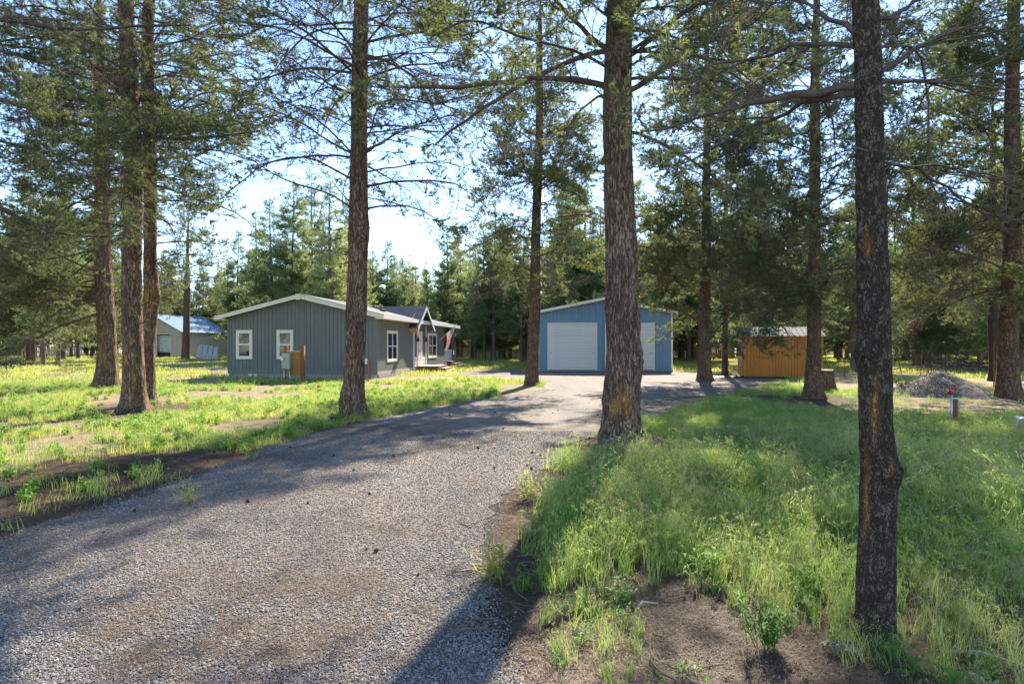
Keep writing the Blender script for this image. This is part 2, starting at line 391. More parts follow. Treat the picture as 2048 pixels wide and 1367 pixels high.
# driveway sheet with a ragged outline, 12 mm above the soil
from mathutils.geometry import tessellate_polygon
_q = np.concatenate([DP, DP[:1]]); _l = np.concatenate([[0], np.cumsum(np.linalg.norm(np.diff(_q, axis=0), axis=1))])
_t = np.arange(0, _l[-1], .07); _x = np.interp(_t, _l, _q[:, 0]); _y = np.interp(_t, _l, _q[:, 1])
_nx, _ny = np.gradient(_y), -np.gradient(_x); _n = np.hypot(_nx, _ny) + 1e-9
_o = (fbm(_x * 1.4, _y * 1.4, 0, 31, 4) - .5) * .55 + (fbm(_x * 6, _y * 6, 0, 32, 2) - .5) * .16
_x, _y = _x + _nx / _n * _o, _y + _ny / _n * _o
_v = [Vector((float(a), float(b), .012)) for a, b in zip(_x, _y)]
_f = tessellate_polygon([_v])
_me = bpy.data.meshes.new('driveway'); _me.from_pydata([tuple(v) for v in _v], [], [tuple(f) for f in _f]); _me.update()
if _me.polygons[0].normal.z < 0: _me.flip_normals()
drv = ob('driveway', _me, M['gravel'], None, 'structure')

# ------------------------------------------------------------------ instancing through geometry nodes
PROTO = {}
def proto_collection(key, objs):
    c = bpy.data.collections.new('library_' + key)
    for i, o in enumerate(objs):
        o.name = '%s_%02d' % (key, i); c.objects.link(o)
    g = bpy.data.node_groups.new('scatter_' + key, 'GeometryNodeTree')
    g.interface.new_socket('Geometry', in_out='INPUT', socket_type='NodeSocketGeometry')
    g.interface.new_socket('Geometry', in_out='OUTPUT', socket_type='NodeSocketGeometry')
    gi = g.nodes.new('NodeGroupInput'); go = g.nodes.new('NodeGroupOutput')
    ip = g.nodes.new('GeometryNodeInstanceOnPoints'); ci = g.nodes.new('GeometryNodeCollectionInfo')
    ci.inputs['Collection'].default_value = c; ci.inputs['Separate Children'].default_value = True; ci.inputs['Reset Children'].default_value = True
    def na(nm, ty):
        x = g.nodes.new('GeometryNodeInputNamedAttribute'); x.data_type = ty; x.inputs['Name'].default_value = nm; return x.outputs[0]
    e2r = g.nodes.new('FunctionNodeEulerToRotation')
    L = g.links.new
    L(gi.outputs[0], ip.inputs['Points']); L(ci.outputs[0], ip.inputs['Instance']); ip.inputs['Pick Instance'].default_value = True
    L(na('idx', 'INT'), ip.inputs['Instance Index']); L(na('rot', 'FLOAT_VECTOR'), e2r.inputs[0]); L(e2r.outputs[0], ip.inputs['Rotation'])
    L(na('scl', 'FLOAT'), ip.inputs['Scale']); L(ip.outputs[0], go.inputs[0])
    PROTO[key] = (g, len(objs))
def scatter(name, key, P, rot, scl, parent=None, kind='stuff', seed=0, idx=None):
    g, k = PROTO[key]
    me = np_mesh(name, P); N = len(P)
    fattr(me, 'rot', rot, 'FLOAT_VECTOR'); fattr(me, 'scl', np.broadcast_to(scl, N))
    fattr(me, 'idx', np.random.default_rng(seed).integers(0, k, N) if idx is None else idx, 'INT')
    o = ob(name, me, None, parent, kind); md = o.modifiers.new('scatter', 'NODES'); md.node_group = g
    return o
def frames_to_euler(D, roll):
    """euler XYZ taking +X to direction D with a roll"""
    D = D / (np.linalg.norm(D, axis=1, keepdims=True) + 1e-9)
    up = np.tile([0., 0, 1], (len(D), 1)); up[np.abs(D[:, 2]) > .95] = [1, 0, 0]
    Y = np.cross(up, D); Y /= np.linalg.norm(Y, axis=1, keepdims=True); Z = np.cross(D, Y)
    c, s = np.cos(roll)[:, None], np.sin(roll)[:, None]
    Y2 = c * Y + s * Z; Z2 = -s * Y + c * Z
    # R = [D Y2 Z2] columns
    ry = -np.arcsin(np.clip(D[:, 2], -1, 1)); rx = np.arctan2(Y2[:, 2], Z2[:, 2]); rz = np.arctan2(D[:, 1], D[:, 0])
    return np.stack([rx, ry, rz], 1), (D, Y2, Z2)
def hidden(me, mats):
    for m_ in mats: me.materials.append(m_)
    return bpy.data.objects.new('proto', me)
def rand_dirs(rng, n):
    d = rng.normal(size=(n, 3)); return d / np.linalg.norm(d, axis=1, keepdims=True)
def needles(rng, P, D, n, L, w, spread=.85):
    """n needles from each point P in directions round D -> verts, tris"""
    N = len(P); b = np.repeat(P, n, 0); d = np.repeat(D, n, 0)
    dd = d + rand_dirs(rng, N * n) * spread; dd /= np.linalg.norm(dd, axis=1, keepdims=True)
    b = b - d * rng.uniform(0, .8, (N * n, 1)) * L
    side = np.cross(dd, rand_dirs(rng, N * n)); side /= np.linalg.norm(side, axis=1, keepdims=True)
    l = L * rng.uniform(.75, 1.15, (N * n, 1))
    V = np.stack([b - side * w / 2, b + side * w / 2, b + dd * l], 1).reshape(-1, 3)
    return V, np.arange(len(V)).reshape(-1, 3)
def curl(rng, start, d0, L, K, wob=.5, grav=0.0):
    """(N) random curving paths"""
    N = len(start); P = np.zeros((N, K, 3)); P[:, 0] = start; d = d0 / np.linalg.norm(d0, axis=1, keepdims=True)
    bend = rand_dirs(rng, N) * wob
    st = np.broadcast_to(L, N)[:, None] / (K - 1)
    for k in range(1, K):
        d = d + bend / (K - 1) + rng.normal(0, .10, (N, 3)) + np.array([0, 0, grav / (K - 1)]); d /= np.linalg.norm(d, axis=1, keepdims=True)
        P[:, k] = P[:, k - 1] + d * st
    return P
def merge(parts):
    """parts: (V, Q or None, T or None, mat)"""
    Vs, Qs, Ts, qm, tm, o = [], [], [], [], [], 0
    for V, Q, T, m_ in parts:
        Vs.append(V)
        if Q is not None and len(Q): Qs.append(np.asarray(Q) + o); qm += [m_] * len(Q)
        if T is not None and len(T): Ts.append(np.asarray(T) + o); tm += [m_] * len(T)
        o += len(V)
    me = np_mesh('proto', np.concatenate(Vs), np.concatenate(Qs) if Qs else None, np.concatenate(Ts) if Ts else None)
    me.polygons.foreach_set('material_index', np.array(qm + tm, np.int32)); return me
def cone_geo(rng, P, r):
    V, T = [], []
    for p in P:
        o = len(V); a = rng.uniform(0, 6)
        V += [p + np.array([0, 0, r * 1.3]), p - np.array([0, 0, r * 1.1])] + [p + r * np.array([math.cos(a + i * 1.2566), math.sin(a + i * 1.2566), rng.uniform(-.3, .3)]) for i in range(5)]
        for i in range(5): T += [(o, o + 2 + i, o + 2 + (i + 1) % 5), (o + 1, o + 2 + (i + 1) % 5, o + 2 + i)]
    return np.array(V).reshape(-1, 3), np.array(T, int).reshape(-1, 3)

def live_spray(rng, L=.46, nt=7, nn=36, nl=.06, nw=.0052, needle=None):
    mp = curl(rng, np.zeros((1, 3)), np.array([[1., 0, 0]]), L, 6, .35, .25)
    t = rng.uniform(.25, .95, nt); seg = t * 5; i = np.minimum(seg.astype(int), 4); f = (seg - i)[:, None]
    S = mp[0, i] * (1 - f) + mp[0, i + 1] * f
    side = np.where(np.arange(nt) % 2, 1, -1); d = np.stack([np.full(nt, .9), side * rng.uniform(.5, 1.1, nt), rng.normal(.1, .35, nt)], 1)
    sp = curl(rng, S, d, L * rng.uniform(.2, .45, nt), 4, .5, .4)
    V1, Q1 = tubes(mp, np.linspace(.005, .0025, 6)[None], 3); V2, Q2 = tubes(sp, np.tile(np.linspace(.003, .002, 4), (nt, 1)), 3)
    tips = np.concatenate([sp[:, -1], mp[:, -1], sp[:, 2]]); dirs = np.concatenate([sp[:, -1] - sp[:, -2], mp[:, -1] - mp[:, -2], sp[:, 2] - sp[:, 1]])
    dirs /= np.linalg.norm(dirs, axis=1, keepdims=True)
    V3, T3 = needles(rng, tips, dirs, nn, nl, nw)
    return hidden(merge([(V1, Q1, None, 0), (V2, Q2, None, 0), (V3, None, T3, 1)]), [M['twig'], needle or M['needle']])
def bare_spray(rng, L=.55, nt=8, cones=1, tuft=0):
    mp = curl(rng, np.zeros((1, 3)), np.array([[1., 0, 0]]), L, 7, .6, -.2)
    t = rng.uniform(.15, .95, nt); seg = t * 6; i = np.minimum(seg.astype(int), 5); f = (seg - i)[:, None]
    S = mp[0, i] * (1 - f) + mp[0, i + 1] * f
    side = np.where(np.arange(nt) % 2, 1, -1); d = np.stack([np.full(nt, .7), side * rng.uniform(.5, 1.2, nt), rng.normal(-.15, .5, nt)], 1)
    sp = curl(rng, S, d, L * rng.uniform(.25, .6, nt), 6, 1.3, -.5)
    V1, Q1 = tubes(mp, np.linspace(.006, .0025, 7)[None], 3); V2, Q2 = tubes(sp, np.tile(np.linspace(.0035, .0018, 6), (nt, 1)), 3)
    parts = [(V1, Q1, None, 0), (V2, Q2, None, 0)]
    if cones:
        Vc, Tc = cone_geo(rng, sp[rng.integers(0, nt, cones), rng.integers(2, 5, cones)], .02); parts.append((Vc, None, Tc, 1))
    if tuft:
        tips = sp[:tuft, -1]; dr = tips - sp[:tuft, -2]; dr /= np.linalg.norm(dr, axis=1, keepdims=True)
        Vn, Tn = needles(rng, tips, dr, 16, .05, .0032); parts.append((Vn, None, Tn, 2))
    return hidden(merge(parts), [M['twig'], M['cone'], M['needle']])
rg = np.random.default_rng(3)
proto_collection('live', [live_spray(rg) for _ in range(6)])
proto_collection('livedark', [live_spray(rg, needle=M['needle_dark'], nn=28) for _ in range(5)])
proto_collection('bare', [bare_spray(rg, cones=i % 2, tuft=0) for i in range(5)] + [bare_spray(rg, cones=1, tuft=3)])
proto_collection('brown', [live_spray(rg, nt=4, nn=14, needle=M['needle_brown']) for _ in range(3)])

# ------------------------------------------------------------------ trees
def trunk_mesh(path, rad, sides, seed, amp=.03, flare=.5, lobes=5, scars=(), knots=(), fl_h=.28, cz=2.0):
    """path (K,3) local, rad (K,), scars: (z, angle, dz, dang, strength), knots: (z, angle, size, height)"""
    K = len(path); th = np.arange(sides) * 2 * np.pi / sides
    Z = path[:, 2][:, None] + 0 * th[None]; TH = th[None] + 0 * Z
    rr = rad[:, None] * np.ones_like(Z)
    lob = .55 + .9 * (fbm(np.cos(TH) * 1.3 + seed, np.sin(TH) * 1.3, 0, seed, 2)) ** 1 + .25 * np.cos(TH * lobes + seed)
    rr = rr * (1 + flare * np.exp(-np.maximum(Z, 0) / fl_h) * np.clip(lob, .3, 2.0))
    X0 = np.cos(TH) * rr; Y0 = np.sin(TH) * rr
    nzz = fbm(X0 * 9, Y0 * 9, Z * cz, seed + 3, 4) - .5; n2 = fbm(X0 * 30, Y0 * 30, Z * 7, seed + 8, 3) - .5; n3 = fbm(X0 * 1.5, Y0 * 1.5, Z * 1.1, seed + 5, 2) - .5
    rr = rr * .955 + amp * (nzz * 1.3 + n2 * .7) + rad[:, None] * n3 * .14
    sc = np.zeros_like(Z)
    for (z, a, dz, da, s) in scars:
        dang = (TH - a + np.pi) % (2 * np.pi) - np.pi
        q = 1.5 * s * np.exp(-((Z - z) / dz) ** 2 - (dang / da) ** 2); q = q * np.clip((fbm(TH * 4, Z * 5, 1, seed + 7, 3) - .3) * 3.4, 0, 1); sc = np.maximum(sc, q)
        rr = rr - amp * .8 * np.clip(q, 0, 1)
    for (z, a, s, hgt) in knots:
        dang = ((TH - a + np.pi) % (2 * np.pi) - np.pi) * rad[:, None]
        r2 = np.sqrt(dang ** 2 + (Z - z) ** 2) / s
        rr = rr + hgt * np.exp(-r2 ** 2) * (1 + 1.1 * (fbm(TH * 6, Z * 22, 2, seed + 9, 3) - .5)) - hgt * .55 * np.exp(-(r2 / .3) ** 2)
    V = np.stack([path[:, 0][:, None] + np.cos(TH) * rr, path[:, 1][:, None] + np.sin(TH) * rr, Z], -1).reshape(-1, 3)
    ii = np.arange(K * sides).reshape(K, sides); a = ii[:-1]; b = np.roll(a, -1, 1); c = ii[1:]; d = np.roll(c, -1, 1)
    me = np_mesh('trunk', V, np.stack([a, b, d, c], -1).reshape(-1, 4), smooth=True)
    fattr(me, 'scar', np.clip(sc, 0, 1.0)); return me

def interp_path(path, z):
    return np.stack([np.interp(z, path[:, 2], path[:, 0]), np.interp(z, path[:, 2], path[:, 1]), z], -1)

def limb_paths(rng, path, rad, z0, az, L, e0, droop, up, K=11):
    N = len(z0); t = np.linspace(0, 1, K)[None]
    base = interp_path(path, z0); rb = np.interp(z0, path[:, 2], rad) * .7
    ph = rng.uniform(0, 6.28, (N, 1)); sw = rng.uniform(-.35, .35, (N, 1))
    a = az[:, None] + sw * t + .10 * np.sin(t * 7 + ph) * t
    h = rb[:, None] + L[:, None] * t
    z = z0[:, None] + L[:, None] * (np.sin(e0)[:, None] * t - droop[:, None] * t ** 2 + up[:, None] * t ** 3) + L[:, None] * .035 * np.sin(t * 9 + ph) * t
    return np.stack([base[:, 0:1] + np.cos(a) * h, base[:, 1:2] + np.sin(a) * h, z], -1)

def lerp_path(P, i, t):
    K = P.shape[1]; s = t * (K - 1); k = np.clip(s.astype(int), 0, K - 2); f = (s - k)[:, None]
    a, b = P[i, k], P[i, k + 1]; d = b - a; d /= np.linalg.norm(d, axis=1, keepdims=True) + 1e-9
    return a * (1 - f) + b * f, d
def secondaries(rng, P, L, per_m=3.2, t0=.15, lk=.42, grav=-.1):
    n = np.maximum(2, (L * per_m * (1 - t0)).astype(int)); i = np.repeat(np.arange(len(P)), n)
    t = rng.uniform(t0, .98, len(i)); S, D = lerp_path(P, i, t)
    side = rng.choice([-1, 1], len(i)); sv = np.cross(D, [0, 0, 1.]); sv /= np.linalg.norm(sv, axis=1, keepdims=True) + 1e-9
    d = D * rng.uniform(.5, 1.1, (len(i), 1)) + sv * (side * rng.uniform(.5, 1.2, len(i)))[:, None]; d[:, 2] += rng.normal(-.05, .35, len(i))
    sl_ = (L[i] * lk * (1 - t) ** .8 + .35) * rng.uniform(.6, 1.15, len(i))
    return curl(rng, S, d, sl_, 7, .8, grav), sl_, i, t
def make_pine(name, label, px, base_y, tr, H, barkm='bark_left', seed=1, depth=None, sides=40, amp=.02, flare=.5, scars=(), knots=(),
              limbs=None, manual=(), live=.5, key='live', per_m=3.2, spm=6.5, group=None, stubs=(), ring=.06, live_t=.35, lobes=5, brown=0.0, cat='tree', fl_h=.28, cz=2.0, spray_s=1.0, clump_t=.415):
    rng = np.random.default_rng(seed)
    d = depth or EYE * F / (base_y - 690.0)
    bx = (px - 1024) / F * d
    root = thing(name, label, cat, (bx, d, 0), 0, group)
    zz = [-.15]; xx = [0]; rr = [tr[0][2] / F * d / 2]
    for (x_, y_, w_) in tr:
        zz.append(EYE + (690 - y_) / F * d); xx.append((x_ - 1024) / F * d - bx); rr.append(w_ / F * d / 2)
    o = np.argsort(zz); zz, xx, rr = np.array(zz)[o], np.array(xx)[o], np.array(rr)[o]
    lean = (xx[-1] - xx[-2]) / max(.1, zz[-1] - zz[-2]) if len(xx) > 2 else 0
    zz = np.append(zz, H); xx = np.append(xx, xx[-1] + lean * (H - zz[-2]) * .6); rr = np.append(rr, .025)
    ztop = tr[-1] and zz[-2]
    zs = np.concatenate([np.arange(-.12, min(ztop + .6, H - .3), ring), np.arange(min(ztop + .6, H - .3), H, .4), [H]])
    path = np.stack([np.interp(zs, zz, xx) + .02 * np.sin(zs * .9 + seed), .04 * np.sin(zs * .6 + seed * 2) * np.clip(zs / 3, 0, 1), zs], -1)
    rad = np.interp(zs, zz, rr)
    tm = trunk_mesh(path, rad, sides, seed, amp, flare, lobes, scars, knots, fl_h, cz)
    ob('trunk', tm, M[barkm], root)
    # limbs
    PL = []; Ls = []; lv = []
    if limbs:
        for (za, zb, cnt, La, Lb, e0, dr, up, lvf, *rest) in limbs:
            N = cnt; z0 = np.sort(rng.uniform(za, zb, N)); az = (np.arange(N) * 2.399 + rng.uniform(0, 6.28) + rng.normal(0, .35, N))
            if rest: az = rng.uniform(R(rest[0][0]), R(rest[0][1]), N)
            f = (z0 - za) / max(.01, zb - za); L = (La + (Lb - La) * f) * rng.uniform(.7, 1.15, N)
            P = limb_paths(rng, path, rad, z0, az, L, np.radians(rng.normal(e0, 15, N)), rng.normal(dr, .14, N), rng.normal(up, .12, N))
            PL.append(P); Ls.append(L); lv.append((rng.random(N) < lvf).astype(float))
    for mlimb in manual:
        pts = mlimb[0]; mr = mlimb[1]; dd = mlimb[2]; ml = mlimb[3]
        q = np.array([at(x_, y_, d + dd * k / (len(pts) - 1)) for k, (x_, y_) in enumerate(pts)]) - np.array([bx, d, 0])
        q = np.concatenate([interp_path(path, q[:1, 2] - .02), q])
        s = np.linspace(0, 1, 11); u = np.concatenate([[0], np.cumsum(np.linalg.norm(np.diff(q, axis=0), axis=1))]); u = u / u[-1]
        c_ = np.stack([np.interp(s, u, q[:, j]) for j in range(3)], -1)
        for _ in range(3): c_[1:-1] = (c_[:-2] + c_[1:-1] * 2 + c_[2:]) / 4
        c_[1:-1] += rng.normal(0, .012, c_[1:-1].shape)
        PL.append(c_[None]); Ls.append(np.array([np.linalg.norm(np.diff(c_, axis=0), axis=1).sum()])); lv.append(np.array([ml + 10 * mr]))
    if not PL: return root
    P = np.concatenate(PL); L = np.concatenate(Ls); lvv = np.concatenate(lv)
    mrad = np.where(lvv >= .2, 0, 0) ; isman = np.array([False] * (len(P) - len(manual)) + [True] * len(manual), bool)
    rb = (.0085 * L + .006) * rng.uniform(.45, 1.15, len(L))
    for k, mlimb in enumerate(manual): rb[len(P) - len(manual) + k] = mlimb[1]; lvv[len(P) - len(manual) + k] = mlimb[3]
    tt = np.linspace(1, 0, 11)
    for k in range(len(P)):
        Vv, Qq = tubes(P[k:k + 1], (rb[k] * (.22 + .78 * tt ** .8))[None], 7 if rb[k] > .02 else 5)
        Vv = Vv + rng.normal(0, rb[k] * .10, Vv.shape)
        ob('limb', np_mesh('limb', Vv, Qq, smooth=True), M['limb'], root)
    SP, SL, si, st = secondaries(rng, P, L, per_m)
    sr = np.clip(.0042 + .004 * SL, 0, .012)
    Vv, Qq = tubes(SP, sr[:, None] * np.linspace(1, .35, 7)[None], 4)
    ob('twigs', np_mesh('twigs', Vv, Qq, smooth=True), M['limb'], root, 'stuff')
    # sprays on secondaries and limbs
    n1 = np.maximum(2, (SL * spm * 1.12).astype(int)); i1 = np.repeat(np.arange(len(SP)), n1); t1 = rng.uniform(.1, 1, len(i1)); t1[np.cumsum(n1) - 1] = .97
    S1, D1 = lerp_path(SP, i1, t1); par = si[i1]; tl = st[i1] * .75 + t1 * .25
    n2 = np.maximum(2, (L * spm * .55).astype(int)); i2 = np.repeat(np.arange(len(P)), n2); t2 = rng.uniform(.12, 1, len(i2)); S2, D2 = lerp_path(P, i2, t2)
    S = np.concatenate([S1, S2]); D = np.concatenate([D1, D2]); par = np.concatenate([par, i2]); tl = np.concatenate([tl, t2])
    sv = np.cross(D, [0, 0, 1.]); dirs = D * rng.uniform(.6, 1.4, (len(S), 1)) + sv * rng.choice([-1, 1], len(S))[:, None] * rng.uniform(.1, 1.1, (len(S), 1)); dirs[:, 2] += rng.normal(.0, .35, len(S))
    lf = np.where(lvv[par] > .5, 1.0, lvv[par])
    wx = S + np.array([bx, d, 0])
    cl_ = fbm(wx[:, 0] * 1.5, wx[:, 1] * 1.5, wx[:, 2] * 2.2, 40 + seed, 3)
    clump_ok = cl_ > clump_t - .14 * np.clip((wx[:, 2] - 8) / 4, 0, 1)
    is_live = clump_ok & (rng.random(len(S)) < lf * np.clip((tl - live_t + .25) / .3, 0.0, 1) * np.where(lf >= 1, 1, 1))
    rot, _ = frames_to_euler(dirs, rng.uniform(-.8, .8, len(S)))
    scl = rng.uniform(.6, 1.15, len(S)) * spray_s
    br = is_live & (rng.random(len(S)) < brown); lv_ = is_live & ~br
    if lv_.sum(): scatter('needles', key, S[lv_], rot[lv_], scl[lv_], root, 'stuff', seed)
    if br.sum(): scatter('brown_needles', 'brown', S[br], rot[br], scl[br], root, 'stuff', seed)
    b = ~is_live & (rng.random(len(S)) < np.where(clump_ok, .8, .42))
    if b.sum(): scatter('bare_twigs', 'bare', S[b], rot[b], scl[b], root, 'stuff', seed + 1)
    # wispy dead twigs straight from the trunk
    nt_ = int(26 * (min(9, H - 4) - 2.6) * .6); z_ = rng.uniform(2.6, min(9.5, H - 3), nt_) ** 1.0; a_ = rng.uniform(0, 6.28, nt_); c_ = interp_path(path, z_); r_ = np.interp(z_, path[:, 2], rad) * .9
    dv = np.stack([np.cos(a_), np.sin(a_), rng.normal(0, .35, nt_)], 1); keep_ = rng.random(nt_) < np.clip((z_ - 2.2) / 2.5, .15, 1); c_ = c_ + dv * np.array([1, 1, 0]) * r_[:, None]
    if sides >= 40 and px > -100:
        rt_, _ = frames_to_euler(dv, rng.uniform(-1, 1, nt_)); scatter('trunk_twigs', 'bare', c_[keep_], rt_[keep_], rng.uniform(.35, 1.1, nt_)[keep_] * (.7 if d < 5 else 1), root, 'stuff', seed + 4)
    # cut stubs
    for (x_, y_, az_, ln, r_) in stubs:
        z_ = EYE + (690 - y_) / F * d; c_ = interp_path(path, np.array([z_]))[0]; r0 = np.interp(z_, path[:, 2], rad) * .85
        dv = np.array([math.cos(az_), math.sin(az_), .25])
        mb = MB(); mb.tube([c_ + dv * r0, c_ + dv * (r0 + ln * .5), c_ + dv * (r0 + ln)], [r_ * 1.3, r_, r_ * .9], 8)
        ob_ = mb.build('branch_stub', M['stub'], root, smooth=False)
    return root
M['stub'] = simple('stub', (.32, .19, .10), .9, .1, .3, 30, .5)

FRONT = -math.pi / 2
big = make_pine('pine_tree', 'thickest pine, before the blue garage, with orange scars near its foot', 1245, 890,
    [(1245, 880, 78), (1243, 800, 74), (1246, 700, 72), (1241, 640, 70), (1243, 500, 66), (1240, 400, 64), (1238, 200, 58), (1238, 0, 50)], 17, 'bark_main', 6, sides=120, amp=.035, flare=.7, ring=.03, fl_h=.2,
    scars=[(.62, FRONT - .5, .16, .3, 1.2), (.72, FRONT + .0, .14, .25, 1.3), (.6, FRONT + .45, .15, .2, 1.1), (.62, FRONT + .05, .10, .15, 1.3), (1.1, FRONT - .25, .18, .07, 1.3), (2.2, FRONT - .2, .05, .06, 1), (1.5, FRONT + 1.2, .5, .25, .6)],
    knots=[(-.08, -.15, .2, .36), (-.06, math.pi + .35, .17, .2), (-.08, FRONT + .3, .14, .12), (.72, FRONT - .08, .08, .05), (.66, FRONT + .12, .07, .05), (.75, FRONT - 1.3, .12, .06), (1.4, FRONT + 1.2, .25, .05), (2.3, FRONT - 1.2, .14, .045), (2.0, FRONT + 1.4, .2, .04), (3.1, FRONT + 1.3, .12, .03), (4.3, FRONT - 1.2, .1, .03)],
    limbs=[(6.0, 9.5, 40, 3.0, 3.8, 12, .28, .05, .85, (190, 350)), (9.5, 16.5, 40, 3.8, 1.0, 22, .15, .05, 1)],
    manual=[([(1215, 175), (1130, 152), (1085, 148), (1000, 170), (870, 176), (755, 172)], .055, -1.2, .45),
            ([(1210, 100), (1140, 115), (1085, 145), (1010, 190), (930, 240), (870, 290)], .05, .8, .35),
            ([(1212, 105), (1165, 60), (1120, 10), (1060, -60)], .05, -.5, .6), ([(1225, 180), (1165, 210), (1130, 260), (1120, 330)], .022, -1.6, .3),
            ([(1262, 190), (1340, 130), (1420, 80), (1520, 15), (1600, -40)], .05, .6, .5), ([(1265, 120), (1300, 80), (1360, 30), (1450, -40)], .035, -1.0, .5),
            ([(1262, 255), (1330, 285), (1400, 330), (1470, 390), (1560, 420)], .03, 1.8, .6), ([(1265, 60), (1320, 60), (1380, 90), (1450, 160)], .03, 1.4, .7),
            ([(1230, 300), (1250, 250), (1262, 210)], .012, -1.5, 1.0), ([(1245, 150), (1255, 130), (1262, 110)], .012, -1.0, 1.0)],
    live=.5, per_m=3.4, spm=6, stubs=[(1275, 440, .2, .12, .025), (1275, 508, -.1, .13, .025), (1213, 442, math.pi - .3, .08, .025), (1240, 385, FRONT, .05, .03), (1208, 350, math.pi, .06, .03)], brown=.03)

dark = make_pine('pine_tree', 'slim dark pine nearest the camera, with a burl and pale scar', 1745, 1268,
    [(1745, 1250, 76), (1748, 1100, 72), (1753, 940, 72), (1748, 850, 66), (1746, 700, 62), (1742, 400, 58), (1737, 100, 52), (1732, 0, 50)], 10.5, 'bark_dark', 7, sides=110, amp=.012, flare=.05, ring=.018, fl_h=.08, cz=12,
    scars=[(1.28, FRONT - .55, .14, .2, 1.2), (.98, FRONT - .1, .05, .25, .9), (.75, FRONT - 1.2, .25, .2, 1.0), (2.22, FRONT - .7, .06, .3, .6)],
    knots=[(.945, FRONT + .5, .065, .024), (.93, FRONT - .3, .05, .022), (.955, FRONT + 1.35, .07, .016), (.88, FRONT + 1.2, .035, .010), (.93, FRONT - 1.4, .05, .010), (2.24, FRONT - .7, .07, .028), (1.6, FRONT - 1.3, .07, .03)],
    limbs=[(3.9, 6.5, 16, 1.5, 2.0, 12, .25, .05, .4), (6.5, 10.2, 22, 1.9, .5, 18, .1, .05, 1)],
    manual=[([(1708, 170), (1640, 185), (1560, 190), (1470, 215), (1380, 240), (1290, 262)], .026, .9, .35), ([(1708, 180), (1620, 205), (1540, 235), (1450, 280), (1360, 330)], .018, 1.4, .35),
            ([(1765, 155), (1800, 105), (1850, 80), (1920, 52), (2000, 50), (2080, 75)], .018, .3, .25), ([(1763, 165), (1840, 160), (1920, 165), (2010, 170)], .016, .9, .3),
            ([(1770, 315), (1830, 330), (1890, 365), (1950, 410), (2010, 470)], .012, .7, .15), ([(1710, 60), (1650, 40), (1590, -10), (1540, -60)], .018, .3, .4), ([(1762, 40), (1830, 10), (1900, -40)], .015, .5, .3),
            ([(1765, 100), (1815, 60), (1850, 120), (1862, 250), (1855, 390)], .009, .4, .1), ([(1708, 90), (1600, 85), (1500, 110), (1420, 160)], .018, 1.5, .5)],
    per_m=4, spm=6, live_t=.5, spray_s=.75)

centre = make_pine('pine_tree', 'tall bare-limbed pine left of the drive, before the grey house', 710, 835,
    [(708, 825, 46), (711, 700, 42), (713, 600, 41), (716, 450, 40), (719, 300, 35), (721, 150, 33), (722, 0, 29)], 16, 'bark_left', 4, sides=80, amp=.028, flare=.62, ring=.04, fl_h=.22,
    scars=[(1.2, FRONT + .3, .12, .12, .8), (3.3, FRONT - .5, .16, .09, 1.1), (.7, FRONT + .5, .12, .1, .7), (2.6, FRONT + .5, .06, .1, .8)],
    knots=[(.45, FRONT - 1.5, .22, .07), (4.3, FRONT + .9, .3, .05), (4.1, FRONT - 1, .1, .03), (2.5, FRONT + 1.3, .09, .03)],
    limbs=[(4.4, 8.0, 22, 2.4, 3.2, 18, .42, .05, .4), (7.4, 10.5, 34, 3.2, 3.2, 15, .3, .05, .95), (10, 15.5, 34, 3.2, .9, 22, .15, .05, .95)],
    manual=[([(702, 315), (640, 308), (590, 318), (540, 322), (500, 340)], .03, -.8, .3), ([(700, 312), (640, 270), (600, 240), (540, 215), (460, 200)], .028, .8, .2), ([(700, 365), (650, 320), (600, 302), (540, 320), (480, 360), (440, 400)], .026, -1.3, .4),
            ([(735, 375), (790, 358), (850, 358), (910, 362), (950, 385), (980, 420)], .03, -.5, .2), ([(735, 420), (780, 408), (840, 412), (880, 440), (900, 480)], .024, .7, 1.0), ([(735, 305), (800, 260), (870, 238), (940, 225)], .028, -1.0, .2),
            ([(735, 270), (810, 255), (880, 248), (930, 250)], .022, 1.4, .3), ([(735, 345), (800, 330), (880, 320), (960, 345)], .024, 1.8, .3), ([(700, 190), (650, 165), (590, 120), (530, 90)], .028, .5, .4), ([(735, 115), (830, 105), (950, 110)], .024, -1.5, .4),
            ([(703, 410), (670, 370), (650, 340)], .016, .8, .3)],
    per_m=3.6, spm=5.5, live_t=.55, stubs=[(735, 563, .1, .2, .02), (697, 550, math.pi, .15, .018)])

twinA = make_pine('pine_tree', 'front pine of the close pair on the left lawn, tan patches low on it', 268, 822,
    [(267, 815, 42), (268, 700, 40), (264, 500, 36), (262, 300, 34), (257, 100, 30), (254, 0, 28)], 17, 'bark_left', 2, sides=72, amp=.028, flare=.65, ring=.045,
    scars=[(1.55, FRONT - .55, .13, .25, 1.4), (1.3, FRONT - .35, .12, .2, 1.4), (1.75, FRONT + .4, .12, .2, 1.2), (.8, FRONT + .5, .35, .14, 1.1), (2.5, FRONT + .3, .1, .12, .6), (.4, FRONT + .2, .3, .2, .6)],
    knots=[(3.1, FRONT + 1.2, .1, .03)], limbs=[(4.3, 9.5, 46, 2.2, 3.2, 10, .3, .05, .72), (9.2, 16.5, 36, 3.2, .9, 22, .15, .05, 1)],
    manual=[([(275, 615), (288, 608), (300, 603)], .02, -.2, 0), ([(275, 650), (288, 645), (300, 640)], .022, -.3, 0), ([(250, 235), (200, 240), (140, 225), (100, 240)], .03, -.6, .5)], per_m=3.6, spm=5.5, brown=.06)
